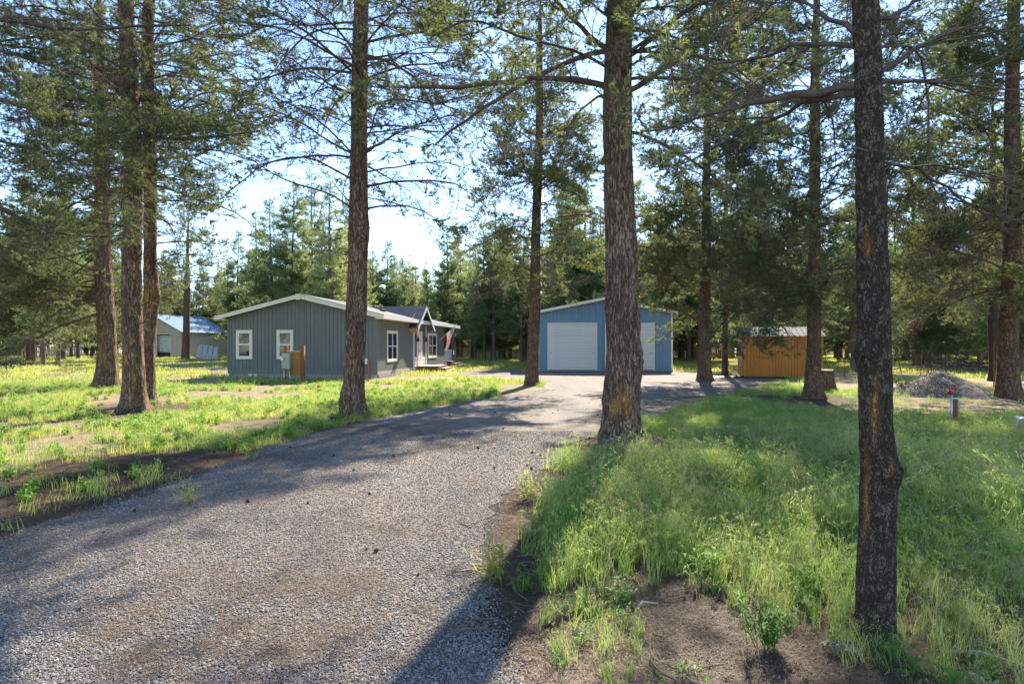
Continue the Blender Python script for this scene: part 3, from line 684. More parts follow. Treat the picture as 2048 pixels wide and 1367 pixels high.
twinB = make_pine('pine_tree', 'rear pine of the close pair on the left lawn, orange swelling halfway up', 297, 808,
    [(296, 800, 28), (297, 700, 26), (302, 620, 29), (302, 590, 30), (298, 500, 24), (301, 300, 24), (297, 100, 25), (297, 0, 22)], 16, 'bark_left', 3, sides=64, amp=.024, flare=.4, ring=.05,
    scars=[(3.0, FRONT + .2, .3, .8, 1.3), (2.3, FRONT + .2, .12, .3, 1), (5.5, FRONT + .8, .4, .4, .9)], knots=[(3.0, FRONT + 1.2, .25, .06)],
    limbs=[(4.0, 9.5, 46, 2.2, 3.2, 8, .25, .05, .72), (9.2, 15.5, 34, 3.2, .9, 22, .15, .05, 1)], per_m=3.6, spm=5.5, brown=.06)
leftT = make_pine('pine_tree', 'thick leaning pine with flared roots left of the twin pines, low green boughs over it', 208, 778,
    [(212, 768, 42), (214, 700, 36), (212, 620, 34), (206, 480, 30), (203, 380, 28), (200, 200, 24)], 17, 'bark_left', 1, sides=64, amp=.035, flare=.75, ring=.06,
    scars=[(1.6, FRONT, .5, .4, .6), (1.2, FRONT + .4, .3, .2, .8)], limbs=[(2.3, 6, 26, 4.2, 4.0, 0, .12, .02, 1, (95, 265)), (6, 16.5, 50, 3.8, .9, 15, .15, .05, 1)], per_m=3.6, spm=6.5, spray_s=1.2, clump_t=.44)
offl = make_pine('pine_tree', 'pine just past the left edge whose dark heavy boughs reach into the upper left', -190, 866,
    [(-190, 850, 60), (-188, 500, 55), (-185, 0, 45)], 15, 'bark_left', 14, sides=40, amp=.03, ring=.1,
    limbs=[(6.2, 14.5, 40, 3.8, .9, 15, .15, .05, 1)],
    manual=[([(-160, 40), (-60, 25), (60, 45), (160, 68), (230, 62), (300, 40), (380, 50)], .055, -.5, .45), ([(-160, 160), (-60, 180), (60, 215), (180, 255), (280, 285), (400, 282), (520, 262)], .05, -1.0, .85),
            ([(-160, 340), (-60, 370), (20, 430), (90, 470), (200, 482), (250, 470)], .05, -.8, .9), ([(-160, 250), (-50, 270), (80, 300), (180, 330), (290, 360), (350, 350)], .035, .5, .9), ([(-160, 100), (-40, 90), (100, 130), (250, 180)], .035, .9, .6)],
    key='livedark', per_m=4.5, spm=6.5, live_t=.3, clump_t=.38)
slim = make_pine('pine_tree', 'slender straight pine at the bend of the drive between house and blue garage', 1066, 770,
    [(1064, 762, 27), (1066, 700, 25), (1072, 500, 20), (1077, 300, 17), (1080, 100, 14)], 16, 'bark_far', 5, sides=48, amp=.022, flare=.35, ring=.07,
    limbs=[(4.2, 9, 30, 2.6, 2.9, 18, .5, .05, .65), (8, 15.8, 70, 3.0, .6, 22, .25, .08, 1)], per_m=3.6, spm=7, spray_s=1.25)
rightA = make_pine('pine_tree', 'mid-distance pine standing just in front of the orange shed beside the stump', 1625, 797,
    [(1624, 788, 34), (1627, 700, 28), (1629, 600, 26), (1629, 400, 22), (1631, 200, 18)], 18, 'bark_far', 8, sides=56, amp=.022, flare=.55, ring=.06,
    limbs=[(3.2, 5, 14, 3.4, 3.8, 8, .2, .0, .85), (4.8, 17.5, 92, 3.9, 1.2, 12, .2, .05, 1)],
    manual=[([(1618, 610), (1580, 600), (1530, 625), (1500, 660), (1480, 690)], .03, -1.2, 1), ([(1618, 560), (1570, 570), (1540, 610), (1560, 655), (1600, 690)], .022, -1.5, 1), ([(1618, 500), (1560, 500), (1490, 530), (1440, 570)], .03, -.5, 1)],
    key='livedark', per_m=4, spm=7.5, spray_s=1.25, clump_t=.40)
rightB = make_pine('pine_tree', 'pine between the blue garage and orange shed with low green boughs', 1409, 762,
    [(1409, 755, 28), (1409, 700, 23), (1411, 550, 21), (1413, 400, 17), (1414, 200, 13)], 19.5, 'bark_far', 9, sides=48, amp=.022, flare=.4, ring=.07,
    limbs=[(3.0, 6, 28, 3.0, 3.4, 8, .3, .0, .9), (5.5, 19, 92, 3.5, 1.5, 15, .2, .05, 1)], per_m=3.8, spm=7, spray_s=1.35, clump_t=.40)
rightC = make_pine('pine_tree', 'stout reddish pine with flared foot at the right edge beyond the gravel pile', 2018, 797,
    [(2017, 788, 42), (2018, 700, 36), (2020, 600, 34), (2023, 400, 30), (2026, 200, 26), (2028, 0, 22)], 17, 'bark_far', 10, sides=56, amp=.022, flare=.5, ring=.06,
    scars=[(1.9, FRONT - .3, .08, .1, .9)], limbs=[(3.0, 5.8, 26, 3.2, 3.6, 5, .15, .0, .3), (5.0, 16, 88, 4.0, .9, 12, .2, .05, 1)], per_m=4, spm=7.5, spray_s=1.25, clump_t=.41)
extra = [
    ('dark thin pine close behind the reddish pine at the right edge', 1988, 762, [(1988, 750, 20), (1987, 600, 17), (1985, 400, 14)], 14, 'bark_dark', 15, [(4.5, 13.5, 40, 2.6, .6, 10, .2, .05, .9)]),
    ('slim pine behind the low boughs at the left of the orange shed', 1450, 751, [(1450, 745, 11), (1452, 500, 9)], 14, 'bark_far', 16, [(4.0, 13.5, 36, 2.2, .6, 10, .25, .05, .9)]),
    ('lone pine out on the far left lawn with low light-green boughs', 62, 724, [(64, 715, 19), (62, 600, 16)], 18, 'bark_far', 17, [(3.5, 17.5, 56, 4.4, .8, 6, .15, .05, 1)]),
    ('greyish pine in front of the neighbour building with the blue metal roof', 372, 720, [(371, 712, 15), (374, 600, 12)], 17, 'bark_thin', 18, [(6.2, 9, 18, 3.2, 3.6, 12, .2, .0, .25), (8.5, 16.5, 40, 3.4, .6, 15, .2, .05, .9)]),
]
for (lb, px, by, tr, H, bm, sd_, lm) in extra:
    make_pine('pine_tree', lb, px, by, tr, H, bm, sd_, sides=24, amp=.02, flare=.4, ring=.2, limbs=lm, per_m=3, spm=5, spray_s=1.7)

# ------------------------------------------------------------------ background pines (six kinds, each copied as individuals)
def coarse_spray(rng, L=.85):
    nt = 10; S = np.stack([rng.uniform(.15, 1, nt) * L, rng.normal(0, .14, nt), rng.normal(0.03, .06, nt)], 1)
    D = np.stack([np.full(nt, .8), rng.normal(0, .6, nt), rng.uniform(.0, .6, nt)], 1); D /= np.linalg.norm(D, axis=1, keepdims=True)
    return needles(rng, S, D, 5, .17, .042, .8)
rg = np.random.default_rng(77)
COARSE = [coarse_spray(rg) for _ in range(5)]
def bg_proto(seed, H, Lm, zlive, nl, shape=.8, bare=.0):
    nl = int(nl * 1.5); Lm *= .84; shape = shape * 1.25
    rng = np.random.default_rng(seed)
    zs = np.linspace(-.2, H, 26); path = np.stack([.12 * np.sin(zs * .3 + seed), .12 * np.cos(zs * .25 + seed) - .12 * math.cos(seed), zs], -1)
    rad = .17 * (1 - zs.clip(0) / H) ** .8 + .015; rad = rad * (1 + .5 * np.exp(-zs.clip(0) / .25))
    Vt, Qt = tubes(path[None], rad[None], 9)
    z0 = rng.uniform(zlive * .65, H * .985, nl); az = rng.uniform(0, 6.28, nl)
    f = np.clip((z0 - zlive) / (H - zlive), 0, 1); L = Lm * ((1 - f) ** shape * .95 + .07) * rng.uniform(.55, 1.25, nl)
    e0 = np.radians(rng.normal(4, 10, nl) + 30 * f)
    P = limb_paths(rng, path, rad, z0, az, L, e0, rng.normal(.15, .08, nl), rng.normal(.08, .08, nl), K=6)
    Vl, Ql = tubes(P, (.006 + .009 * L)[:, None] * np.linspace(1, .4, 6)[None], 3)
    lv = z0 > zlive
    n2 = np.maximum(3, (L * 9).astype(int)); i2 = np.repeat(np.arange(nl), n2); t2 = rng.uniform(.12, 1, len(i2)); ok = lv[i2] | (rng.random(len(i2)) < .25); i2, t2 = i2[ok], t2[ok]
    S, D = lerp_path(P, i2, t2); sv = np.cross(D, [0, 0, 1.]); dr = D + sv * rng.choice([-1, 1], len(S))[:, None] * rng.uniform(.1, 1.3, (len(S), 1)); dr[:, 2] += rng.normal(.12, .3, len(S))
    _, (A, B, C) = frames_to_euler(dr, rng.uniform(-.6, .6, len(S)))
    sc = rng.uniform(.55, 1.1, len(S)) * np.clip(.55 + L[i2] / Lm, .5, 1.1)
    Vs = []
    pick = rng.integers(0, len(COARSE), len(S))
    for k, (cv, ct) in enumerate(COARSE):
        s = pick == k
        Vs.append((S[s][:, None] + sc[s][:, None, None] * (cv[None, :, 0:1] * A[s][:, None] + cv[None, :, 1:2] * B[s][:, None] + cv[None, :, 2:3] * C[s][:, None])).reshape(-1, 3))
    Vn = np.concatenate(Vs); Tn = np.arange(len(Vn)).reshape(-1, 3)
    # dead side twigs low down
    return (np_mesh('trunk', Vt, Qt, smooth=True), np_mesh('limbs', Vl, Ql), np_mesh('crown', Vn, None, Tn))
KINDS = [bg_proto(101, 14, 2.3, 3.2, 120, .75), bg_proto(102, 15, 2.0, 4.2, 115, .7), bg_proto(103, 12, 2.1, 2.0, 115, .85), bg_proto(104, 16, 2.6, 5.0, 120, .6),
         bg_proto(105, 13, 1.5, 3.5, 95, .8), bg_proto(106, 9, 1.8, 1.0, 95, .9)]
KH = [14, 15, 12, 16, 13, 9]
bgroot = []
for k, (a, b, c) in enumerate(KINDS):
    a.materials.append(M['bark_thin']); b.materials.append(M['bark_thin']); c.materials.append(M['needle_bg'])
nbg = 0
FORM = ['conical', 'high-crowned', 'low-branched bushy', 'tall broad', 'spire-like', 'short bushy']
ANCH = {'pines rising behind the grey house': [(440, 'left of the grey house roof'), (560, 'above the left of the house gable'), (690, 'above the right of the house gable'), (760, 'right of the bare-limbed pine'), (860, 'above the entry gable of the house'), (960, 'behind the porch end of the house'), (3000, 'left of the slender drive pine')],
        'pines behind the blue garage': [(1150, 'behind the left half of the blue garage'), (1210, 'behind the ridge of the blue garage'), (1350, 'behind the right half of the blue garage'), (3000, 'just right of the blue garage')],
        'pines beyond the left lawn': [(0, 'beyond the extreme left edge of the lawn'), (120, 'behind the lone pine at far left'), (235, 'behind the leaning flared pine'), (330, 'behind the close pair of pines'), (3000, 'behind the cream barn')],
        'pines in the shady right-hand wood': [(1480, 'in the wood left of the orange shed'), (1560, 'behind the left half of the orange shed'), (1650, 'behind the right end of the orange shed'), (1720, 'between orange shed and dark slim pine'), (1800, 'above the left of the gravel heap'), (1900, 'in the wood above the gravel heap'), (1990, 'between gravel heap and reddish pine'), (3000, 'in the wood right of the reddish pine')],
        'pines fringing the left lawn': [(60, 'at the left edge of the lawn'), (3000, 'on the lawn left of the leaning pine')]}
SEEN = {}
def bg_label(x, y, h, k, group):
    px = 1024 + x / y * F; a = [t for lim, t in ANCH[group] if px < lim][0]
    dist = 'nearer' if y < 62 else ('middle' if y < 82 else 'farther')
    return '%s %s pine %s' % (dist, FORM[k].replace('low-branched ', ''), a)
def bg_tree(x, y, h, label, group, k=None):
    global nbg
    k = random.randrange(6) if k is None else k
    s = h / KH[k]
    label = bg_label(x, y, h, k, group)
    r = thing('pine_tree', label, 'tree', (x, y, -.05), random.uniform(0, 6.28), group); r.scale = (s * random.uniform(.85, 1.15),) * 2 + (s,)
    for nm, me_ in zip(('trunk', 'limbs', 'crown'), KINDS[k]):
        o = bpy.data.objects.new(nm, me_); COL.objects.link(o); o.parent = r
        if nm != 'trunk': o['kind'] = 'stuff'
    nbg += 1; return r
placed = []
def ok_place(x, y, dmin):
    if y < 60 and sdrive(np.array([x]), np.array([y]))[0] < 1: return False
    if -16 < x < -1 and 28 < y < 51: return False
    if 0 < x < 13 and 36 < y < 53: return False
    if 10.5 < x < 16 and 29 < y < 36: return False
    if -55 < x < -36 and 76 < y < 92: return False
    if y < 92 and 222 < 1024 + x / y * F < 470: return False
    for (a, b) in placed:
        if (a - x) ** 2 + (b - y) ** 2 < dmin ** 2: return False
    placed.append((x, y)); return True
# skyline behind the house: (px, top y, depth)
for (px, ty, dd, k) in [(458, 500, 78, 4), (477, 459, 70, 0), (510, 423, 66, 1), (542, 398, 60, 0), (584, 362, 58, 3), (625, 349, 64, 1), (664, 362, 56, 4), (700, 395, 62, 0), (742, 500, 80, 2),
                        (775, 480, 74, 0), (803, 514, 86, 4), (819, 507, 80, 1), (854, 523, 88, 2), (872, 530, 92, 4), (895, 452, 70, 1), (917, 464, 76, 0), (945, 490, 70, 2), (967, 446, 62, 0), (990, 400, 60, 1), (1020, 420, 66, 3), (1045, 430, 58, 0)]:
    h = EYE + (690 - ty) / F * dd; x = (px - 1024) / F * dd; placed.append((x, dd))
    bg_tree(x, dd, h, 'pine in the ragged skyline rising directly behind the grey house', 'pines rising behind the grey house', k)
def zone(n, pxr, dr, hr, label, group, dmin=2.0, ks=None, tmin=None):
    c = 0; tries = 0
    while c < n and tries < n * 40:
        tries += 1; d = math.sqrt(random.uniform(dr[0] ** 2, dr[1] ** 2)); px = random.uniform(*pxr); x = (px - 1024) / F * d
        if not ok_place(x, d, dmin): continue
        h = random.uniform(*hr)
        if tmin: h = min(h, EYE + (690 - tmin(px)) / F * d)
        bg_tree(x, d, h, label, group, random.choice(ks) if ks else None); c += 1
gap = lambda px: float(np.interp(px, [380, 440, 475, 510, 580, 700, 735, 780, 860, 890, 930, 965, 1050], [300, 520, 480, 440, 380, 400, 520, 500, 540, 480, 500, 470, 420])) + 4
zone(96, (380, 1055), (62, 110), (10, 16), 'pine in the ragged skyline rising directly behind the grey house', 'pines rising behind the grey house', 1.7, tmin=gap)
zone(26, (1060, 1400), (54, 85), (14, 19), 'tall pine behind the blue metal garage', 'pines behind the blue garage', 2.2)
zone(28, (-60, 420), (60, 110), (13, 19), 'pine in the light-green wood at the far side of the left lawn', 'pines beyond the left lawn', 2.4)
zone(74, (1400, 2150), (36, 90), (11, 17), 'slender pine in the shady wood behind the shed and gravel pile', 'pines in the shady right-hand wood', 1.9)
zone(5, (-100, 150), (40, 58), (12, 17), 'pine at the near fringe of the left lawn beyond the leaning pine', 'pines fringing the left lawn', 3.5)
from collections import defaultdict
_dup = defaultdict(list)
for o_ in COL.objects:
    if o_.get('category') == 'tree' and o_.get('group'): _dup[o_['label']].append(o_)
for lb_, os_ in _dup.items():
    if len(os_) < 2: continue
    os_.sort(key=lambda q: q.location.x / q.location.y); nn_ = len(os_)
    words = {2: ['left of two', 'right of two'], 3: ['left of three', 'middle of three', 'right of three']}.get(nn_) or ['%s from left' % w_ for w_ in ('first', 'second', 'third', 'fourth', 'fifth', 'sixth', 'seventh', 'eighth')]
    for o_, w_ in zip(os_, words): o_['label'] = lb_ + ', ' + w_
# far wood closing the view: one mass
rng = np.random.default_rng(5)
Vc, Tc, o_ = [], [], 0
for k in range(420):
    a = rng.uniform(-1.0, 1.0); d = rng.uniform(112, 160); x, y = d * math.sin(a), d * math.cos(a)
    if y < 60: continue
    if -.36 < x / y < 0 and rng.random() < .3: continue
    me_ = KINDS[int(rng.integers(0, 6))]
    Vc.append((x, y, -.1)); Tc.append(rng.uniform(.65, 1.05) * (.8 if -.4 < x / y < .0 else 1))
def obj_hidden(k, me_, part):
    return bpy.data.objects.new('x', me_)
lib = []
for k in (0, 2, 4, 5):
    parts = []
    for me_, mi in zip(KINDS[k], (0, 0, 1)):
        nv = len(me_.vertices); co = np.empty(nv * 3, np.float32); me_.vertices.foreach_get('co', co)
        nl_ = len(me_.loops); li = np.empty(nl_, np.int32); me_.loops.foreach_get('vertex_index', li)
        per = 3 if mi else 4
        parts.append((co.reshape(-1, 3), None if mi else li.reshape(-1, 4), li.reshape(-1, 3) if mi else None, mi))
    lib.append(hidden(merge(parts), [M['bark_thin'], M['needle_bg']]))
proto_collection('farpine', lib)
Vc = np.array(Vc); ff = scatter('far_wood', 'farpine', Vc, np.stack([0 * Vc[:, 0], 0 * Vc[:, 0], rng.uniform(0, 6.28, len(Vc))], 1), np.array(Tc), None, 'stuff', 5)
tag(ff, 'distant mass of pines closing the view behind everything else', 'wood')
# ------------------------------------------------------------------ building helpers
def grooved(o, a, nrm, length, z0, top, pitch=.2, gw=.02, dep=.012, offs=0.0, breaks=()):
    """sheet siding with recessed vertical grooves. top: function of distance along"""
    o, a, nrm = Vector(o), Vector(a), Vector(nrm); mb = MB()
    xs_ = [0.0]; x = offs + pitch
    while x < length - gw: xs_ += [x - gw / 2, x + gw / 2]; x += pitch
    xs_.append(length)
    def quad(x0, x1, d):
        cut = [x0] + [b for b in breaks if x0 < b < x1] + [x1]
        for p, q in zip(cut[:-1], cut[1:]):
            mb.add([o + a * p - nrm * d + Vector((0, 0, z0)), o + a * q - nrm * d + Vector((0, 0, z0)), o + a * q - nrm * d + Vector((0, 0, top(q))), o + a * p - nrm * d + Vector((0, 0, top(p)))], [(0, 1, 2, 3)])
    for i in range(len(xs_) - 1):
        g_ = i % 2 == 1
        quad(xs_[i], xs_[i + 1], dep if g_ else 0)
        if g_:
            for x in (xs_[i], xs_[i + 1]):
                mb.add([o + a * x + Vector((0, 0, z0)), o + a * x - nrm * dep + Vector((0, 0, z0)), o + a * x - nrm * dep + Vector((0, 0, top(x))), o + a * x + Vector((0, 0, top(x)))], [(0, 1, 2, 3)])
    return mb
def corrugated(o, a, nrm, length, z0, top, pitch=.23, rib=.045, dep=.025, breaks=()):
    o, a, nrm = Vector(o), Vector(a), Vector(nrm); mb = MB(); pts = [(0.0, 0)]; x = pitch * .5
    while x < length - rib:
        pts += [(x - rib, 0), (x - rib * .5, dep), (x + rib * .5, dep), (x + rib, 0)]; x += pitch
    pts.append((length, 0))
    for b in breaks: 
        pts.append((b, 0))
    pts = sorted(pts)
    for (p, d), (q, e) in zip(pts[:-1], pts[1:]):
        if q - p < 1e-4: continue
        mb.add([o + a * p + nrm * d + Vector((0, 0, z0)), o + a * q + nrm * e + Vector((0, 0, z0)), o + a * q + nrm * e + Vector((0, 0, top(q))), o + a * p + nrm * d + Vector((0, 0, top(p)))], [(0, 1, 2, 3)])
    return mb
def obox(mb, o, a, nrm, x0, x1, d0, d1, z0, z1):
    """box in a wall's own frame: along a, out along nrm"""
    o, a, nrm = Vector(o), Vector(a), Vector(nrm); P = []
    for z in (z0, z1):
        for (x, d) in ((x0, d0), (x1, d0), (x1, d1), (x0, d1)): P.append(o + a * x + nrm * d + Vector((0, 0, z)))
    return mb.add(P, [(0, 3, 2, 1), (4, 5, 6, 7), (0, 1, 5, 4), (1, 2, 6, 5), (2, 3, 7, 6), (3, 0, 4, 7)])
def make_window(parent, o, a, nrm, x0, x1, z0, z1, cols=1, trim=.11, curtain=False):
    mb = MB()
    for (p, q, r, s) in ((x0, x0 + trim, z0, z1), (x1 - trim, x1, z0, z1), (x0 + trim, x1 - trim, z1 - trim, z1), (x0 + trim, x1 - trim, z0, z0 + trim)):
        obox(mb, o, a, nrm, p, q, -.002, .035, r, s)
    win = mb.build('window', M['trim'], parent, bevel=.004)
    ix0, ix1, iz0, iz1 = x0 + trim + .002, x1 - trim - .002, z0 + trim + .002, z1 - trim - .002; mb = MB(); sw = .045
    w_ = (ix1 - ix0) / cols
    for c_ in range(cols):
        p, q = ix0 + c_ * w_, ix0 + (c_ + 1) * w_ - (.002 if cols > 1 else 0); mzz = (iz0 + iz1) / 2
        obox(mb, o, a, nrm, p, p + sw, -.002, .022, iz0, iz1); obox(mb, o, a, nrm, q - sw, q, -.002, .022, iz0, iz1)
        obox(mb, o, a, nrm, p + sw, q - sw, -.002, .022, iz0, iz0 + sw); obox(mb, o, a, nrm, p + sw, q - sw, -.002, .022, iz1 - sw, iz1)
        obox(mb, o, a, nrm, p + sw, q - sw, -.002, .026, mzz - sw * .6, mzz + sw * .6)
    mb.build('sash', M['vinyl'], win)
    for c_ in range(cols):
        p, q = ix0 + c_ * w_ + sw, ix0 + (c_ + 1) * w_ - sw - (.002 if cols > 1 else 0)
        for (r, s) in ((iz0 + sw, mzz - sw * .6), (mzz + sw * .6, iz1 - sw)):
            m2 = MB(); obox(m2, o, a, nrm, p, q, .003, .008, r, s); m2.build('pane', M['glass'], win)
    return win

M['siding'] = simple('siding', (.15, .162, .15), .7, .25, .10, 1.2, .15, dirt=(.18, .185, .165))
M['siding_lap'] = simple('siding_lap', (.12, .14, .155), .7, .25, .10, 2, .1)
M['trim'] = simple('trim', (.74, .68, .52), .6, .3, .06, 3)
M['white'] = simple('white', (.68, .67, .64), .55, .3, .06, 3)
M['vinyl'] = simple('vinyl', (.78, .78, .77), .4, .4, .04, 3)
M['glass'] = simple('glass', (.018, .020, .018), .05, .45, .3, 2)
M['concrete'] = simple('concrete', (.30, .28, .25), .9, .2, .2, 5, .4)
M['door'] = simple('door', (.70, .60, .47), .5, .3, .05, 2)
M['stain'] = simple('stain', (.23, .075, .028), .7, .25, .3, 4, .3, stretch=(1, 1, 1))
M['stain_light'] = simple('stain_light', (.52, .27, .12), .7, .25, .25, 5, .3)
M['grey_wood'] = simple('grey_wood', (.42, .38, .34), .85, .2, .25, 6, .4)
M['black'] = simple('black', (.02, .02, .02), .5, .4, .2, 6)
M['steel'] = simple('steel', (.42, .44, .46), .45, .5, .12, 8, metal=.6)

def shingle_mat(name, lo, hi):
    m, n, out = mat(name); v = mapping(n, (1, 1, 1), 'UV')
    b = nd(n, 'ShaderNodeTexBrick'); lk(n, v, b.inputs['Vector']); b.inputs['Scale'].default_value = 1; b.inputs['Brick Width'].default_value = .3; b.inputs['Row Height'].default_value = .14
    b.inputs['Mortar Size'].default_value = .008; b.inputs['Color1'].default_value = (*lo, 1); b.inputs['Color2'].default_value = (*hi, 1); b.inputs['Mortar'].default_value = (*[x * .4 for x in lo], 1); b.offset = .37
    c = mixc(n, .5, b.outputs[0], ramp(n, noi(n, v, 60, 3), [(.3, lo), (.7, hi)]).outputs[0])
    pbr(n, out, c, .85, .3, bump(n, b.outputs[1], -.6, .01)); return m
M['shingle'] = shingle_mat('shingle', (.035, .04, .055), (.10, .11, .135))
def slab(name, p, mat_, parent, th, kind=None):
    """roof plane from 4 top points, thickness th; uv in metres"""
    mb = MB(); P = [Vector(q) for q in p]; nrm = (P[1] - P[0]).cross(P[3] - P[0]).normalized()
    if nrm.z < 0: P = P[::-1]; nrm = -nrm
    n = len(P); mb.add(P + [q - nrm * th for q in P], [tuple(range(n)), tuple(range(2 * n - 1, n - 1, -1))] + [(i, n + i, n + (i + 1) % n, (i + 1) % n) for i in range(n)])
    o_ = mb.build(name, mat_, parent, kind=kind); me_ = o_.data; uv = me_.uv_layers.new(name='UVMap')
    u = (Vector((0, 1, 0)) - nrm * nrm.y); u = u.normalized() if u.length > .1 else Vector((1, 0, 0)); v = nrm.cross(u)
    if abs(v.z) < abs(u.z): u, v = v, u
    for lp in me_.loops:
        c_ = me_.vertices[lp.vertex_index].co; uv.data[lp.index].uv = (c_.dot(u), c_.dot(v))
    return o_

# ------------------------------------------------------------------ grey house
HW, HL = 7.86, 17.6; TH = math.atan2(.1207, .9927)
# near right corner at (-6.63, 30.8); origin at near left corner
HX, HY = -6.63 - .9927 * HW, 30.8 + .1207 * HW
house = thing('grey_house', 'single-storey grey-green house with cream trim, low gable end facing the lawn', 'house', (HX, HY, 0), -TH)
X_, Y_, Zv = (1, 0, 0), (0, 1, 0), (0, 0, 1)
mid_ = HW / 2; SLP = .242; RT = 4.2
rz = lambda x: RT - SLP * abs(x - mid_)
wt = lambda x: rz(x) - .19
m_ = MB(); m_.box(.03, HW - .03, .03, HL - .03, -.1, .22); m_.build('foundation', M['concrete'], house)
for z, ins in ((.02, 0), (.12, 0)):
    pass
grooved((0, 0, 0), X_, (0, -1, 0), HW, .22, wt, .2, .022, .014, breaks=(mid_,)).build('front_wall', M['siding'], house)
PY = 14.2   # porch recess begins
side = (HW, 0, 0)
grooved(side, Y_, (1, 0, 0), 6.35, .22, lambda s: wt(HW), .2, .022, .014).build('side_wall', M['siding'], house)
grooved((HW, 9.2, 0), Y_, (1, 0, 0), PY - 9.2, .22, lambda s: wt(HW), .2, .022, .014).build('side_wall', M['siding'], house)
m_ = MB()
obox(m_, (HW, 0, 0), Y_, X_, 6.35, 9.2, -.06, .0, .22, wt(HW))
# other walls
m_.add([(0, 0, .22), (0, HL, .22), (0, HL, wt(0)), (0, 0, wt(0))], [(0, 1, 2, 3)]); m_.add([(0, HL, .22), (HW - 1.9, HL, .22), (HW - 1.9, HL, wt(HW - 1.9)), (mid_, HL, wt(mid_)), (0, HL, wt(0))], [(0, 1, 2, 3, 4)])
m_.add([(HW, PY, .22), (HW - 1.9, PY, .22), (HW - 1.9, PY, wt(HW)), (HW, PY, wt(HW))], [(0, 1, 2, 3)]); m_.add([(HW - 1.9, PY, .22), (HW - 1.9, HL, .22), (HW - 1.9, HL, wt(HW)), (HW - 1.9, PY, wt(HW))], [(0, 1, 2, 3)])
m_.build('back_wall', M['siding'], house)
# horizontal joint line and skirt board on the gable wall; pale skirt along the side
m_ = MB(); obox(m_, (0, 0, 0), X_, (0, -1, 0), 0, HW, .001, .012, 2.86, 2.885); obox(m_, (0, 0, 0), X_, (0, -1, 0), 0, HW, .001, .02, .22, .36); obox(m_, (0, 0, 0), X_, (0, -1, 0), mid_ - .02, mid_ + .14, .001, .014, .36, 3.9)
obox(m_, (0, 0, 0), X_, (0, -1, 0), -.02, .07, .001, .02, .36, wt(0)); obox(m_, (0, 0, 0), X_, (0, -1, 0), HW - .09, HW + .005, .001, .02, .36, wt(HW)); m_.build('batten', M['siding'], house)
m_ = MB(); obox(m_, (HW, 0, 0), Y_, X_, 0, PY, .001, .02, .18, .34); m_.build('skirt_board', M['grey_wood'], house)
for i in range(30):   # foundation blocks along the side
    m_ = MB(); m_.box(-.22, .22, -.05, .05, 0, .17); b_ = m_.build('block', M['concrete'], house, bevel=.01); b_.location = (HW + .02, .28 + i * .46, -.02); b_.rotation_euler = (0, 0, R(90 + random.uniform(-1, 1)))
# roof
OV, OF = .42, .36
slab('roof', [(mid_, -OF, RT), (mid_, HL + OF, RT), (HW + OV, HL + OF, rz(HW + OV)), (HW + OV, -OF, rz(HW + OV))], M['shingle'], house, .05)
slab('roof', [(mid_, -OF, RT), (mid_, HL + OF, RT), (-OV, HL + OF, rz(-OV)), (-OV, -OF, rz(-OV))], M['shingle'], house, .05)
for sg in (0, 1):
    x1 = -OV if sg == 0 else HW + OV
    for yy in (-OF - .03, HL + OF):
        m_ = MB(); m_.prism([(mid_, yy, RT - .03), (x1, yy, rz(x1) - .03), (x1, yy, rz(x1) - .23), (mid_, yy, RT - .23)], (0, .03, 0)); m_.build('rake_board', M['trim'], house)
m_ = MB(); m_.box(mid_ - .12, mid_ + .12, -OF - .045, -OF - .03, RT - .3, RT - .01); m_.build('rake_board', M['trim'], house)
m_ = MB(); m_.box(HW + OV, HW + OV + .03, -OF - .03, HL + OF + .03, rz(HW + OV) - .2, rz(HW + OV) - .01); m_.build('fascia', M['white'], house)
m_ = MB(); m_.box(-OV - .03, -OV, -OF - .03, HL + OF + .03, rz(HW + OV) - .2, rz(HW + OV) - .01); m_.build('fascia', M['white'], house)
m_ = MB(); m_.box(HW + .0, HW + OV, -OF, HL + OF, rz(HW + OV) - .2, rz(HW + OV) - .17); m_.box(-OV, 0, -OF, HL + OF, rz(HW + OV) - .2, rz(HW + OV) - .17); m_.build('soffit', M['trim'], house)
for (yy, xx) in ((3.2, 5.9), (5.1, 6.4), (1.8, 6.0)):
    m_ = MB(); z_ = rz(xx); m_.prism([(xx - .15, yy - .15, z_ + .03), (xx + .15, yy - .15, z_ - .035), (xx + .15, yy - .15, z_ + .09), (xx - .05, yy - .15, z_ + .14)], (0, .3, 0)); m_.build('roof_vent', M['black'], house)
# entry gable
EC, EHW, EP, EF = 7.42, 2.0, 4.03, 2.68
for sg in (-1, 1):
    slab('entry_roof', [(HW - 3.2, EC, EP), (HW + OV + .12, EC, EP), (HW + OV + .12, EC + sg * EHW, EF), (HW - 3.2, EC + sg * EHW, EF)], M['shingle'], house, .05)
    x_ = HW + OV + .12
    m_ = MB(); m_.prism([(x_, EC, EP - .02), (x_, EC + sg * EHW, EF - .02), (x_, EC + sg * EHW, EF - .2), (x_, EC, EP - .2)], (.03, 0, 0)); m_.build('rake_board', M['white'], house)
m_ = MB(); m_.prism([(HW + .03, EC - 1.72, wt(HW)), (HW + .03, EC + 1.72, wt(HW)), (HW + .03, EC, EP - .12)], (-.03, 0, 0)); m_.build('gable_panel', M['siding_lap'], house)
m_ = MB(); m_.box(HW + .02, HW + OV + .1, EC - EHW + .02, EC - EHW + .34, EF - .28, EF - .05); m_.build('soffit_return', M['stain_light'], house)
z_ = .36
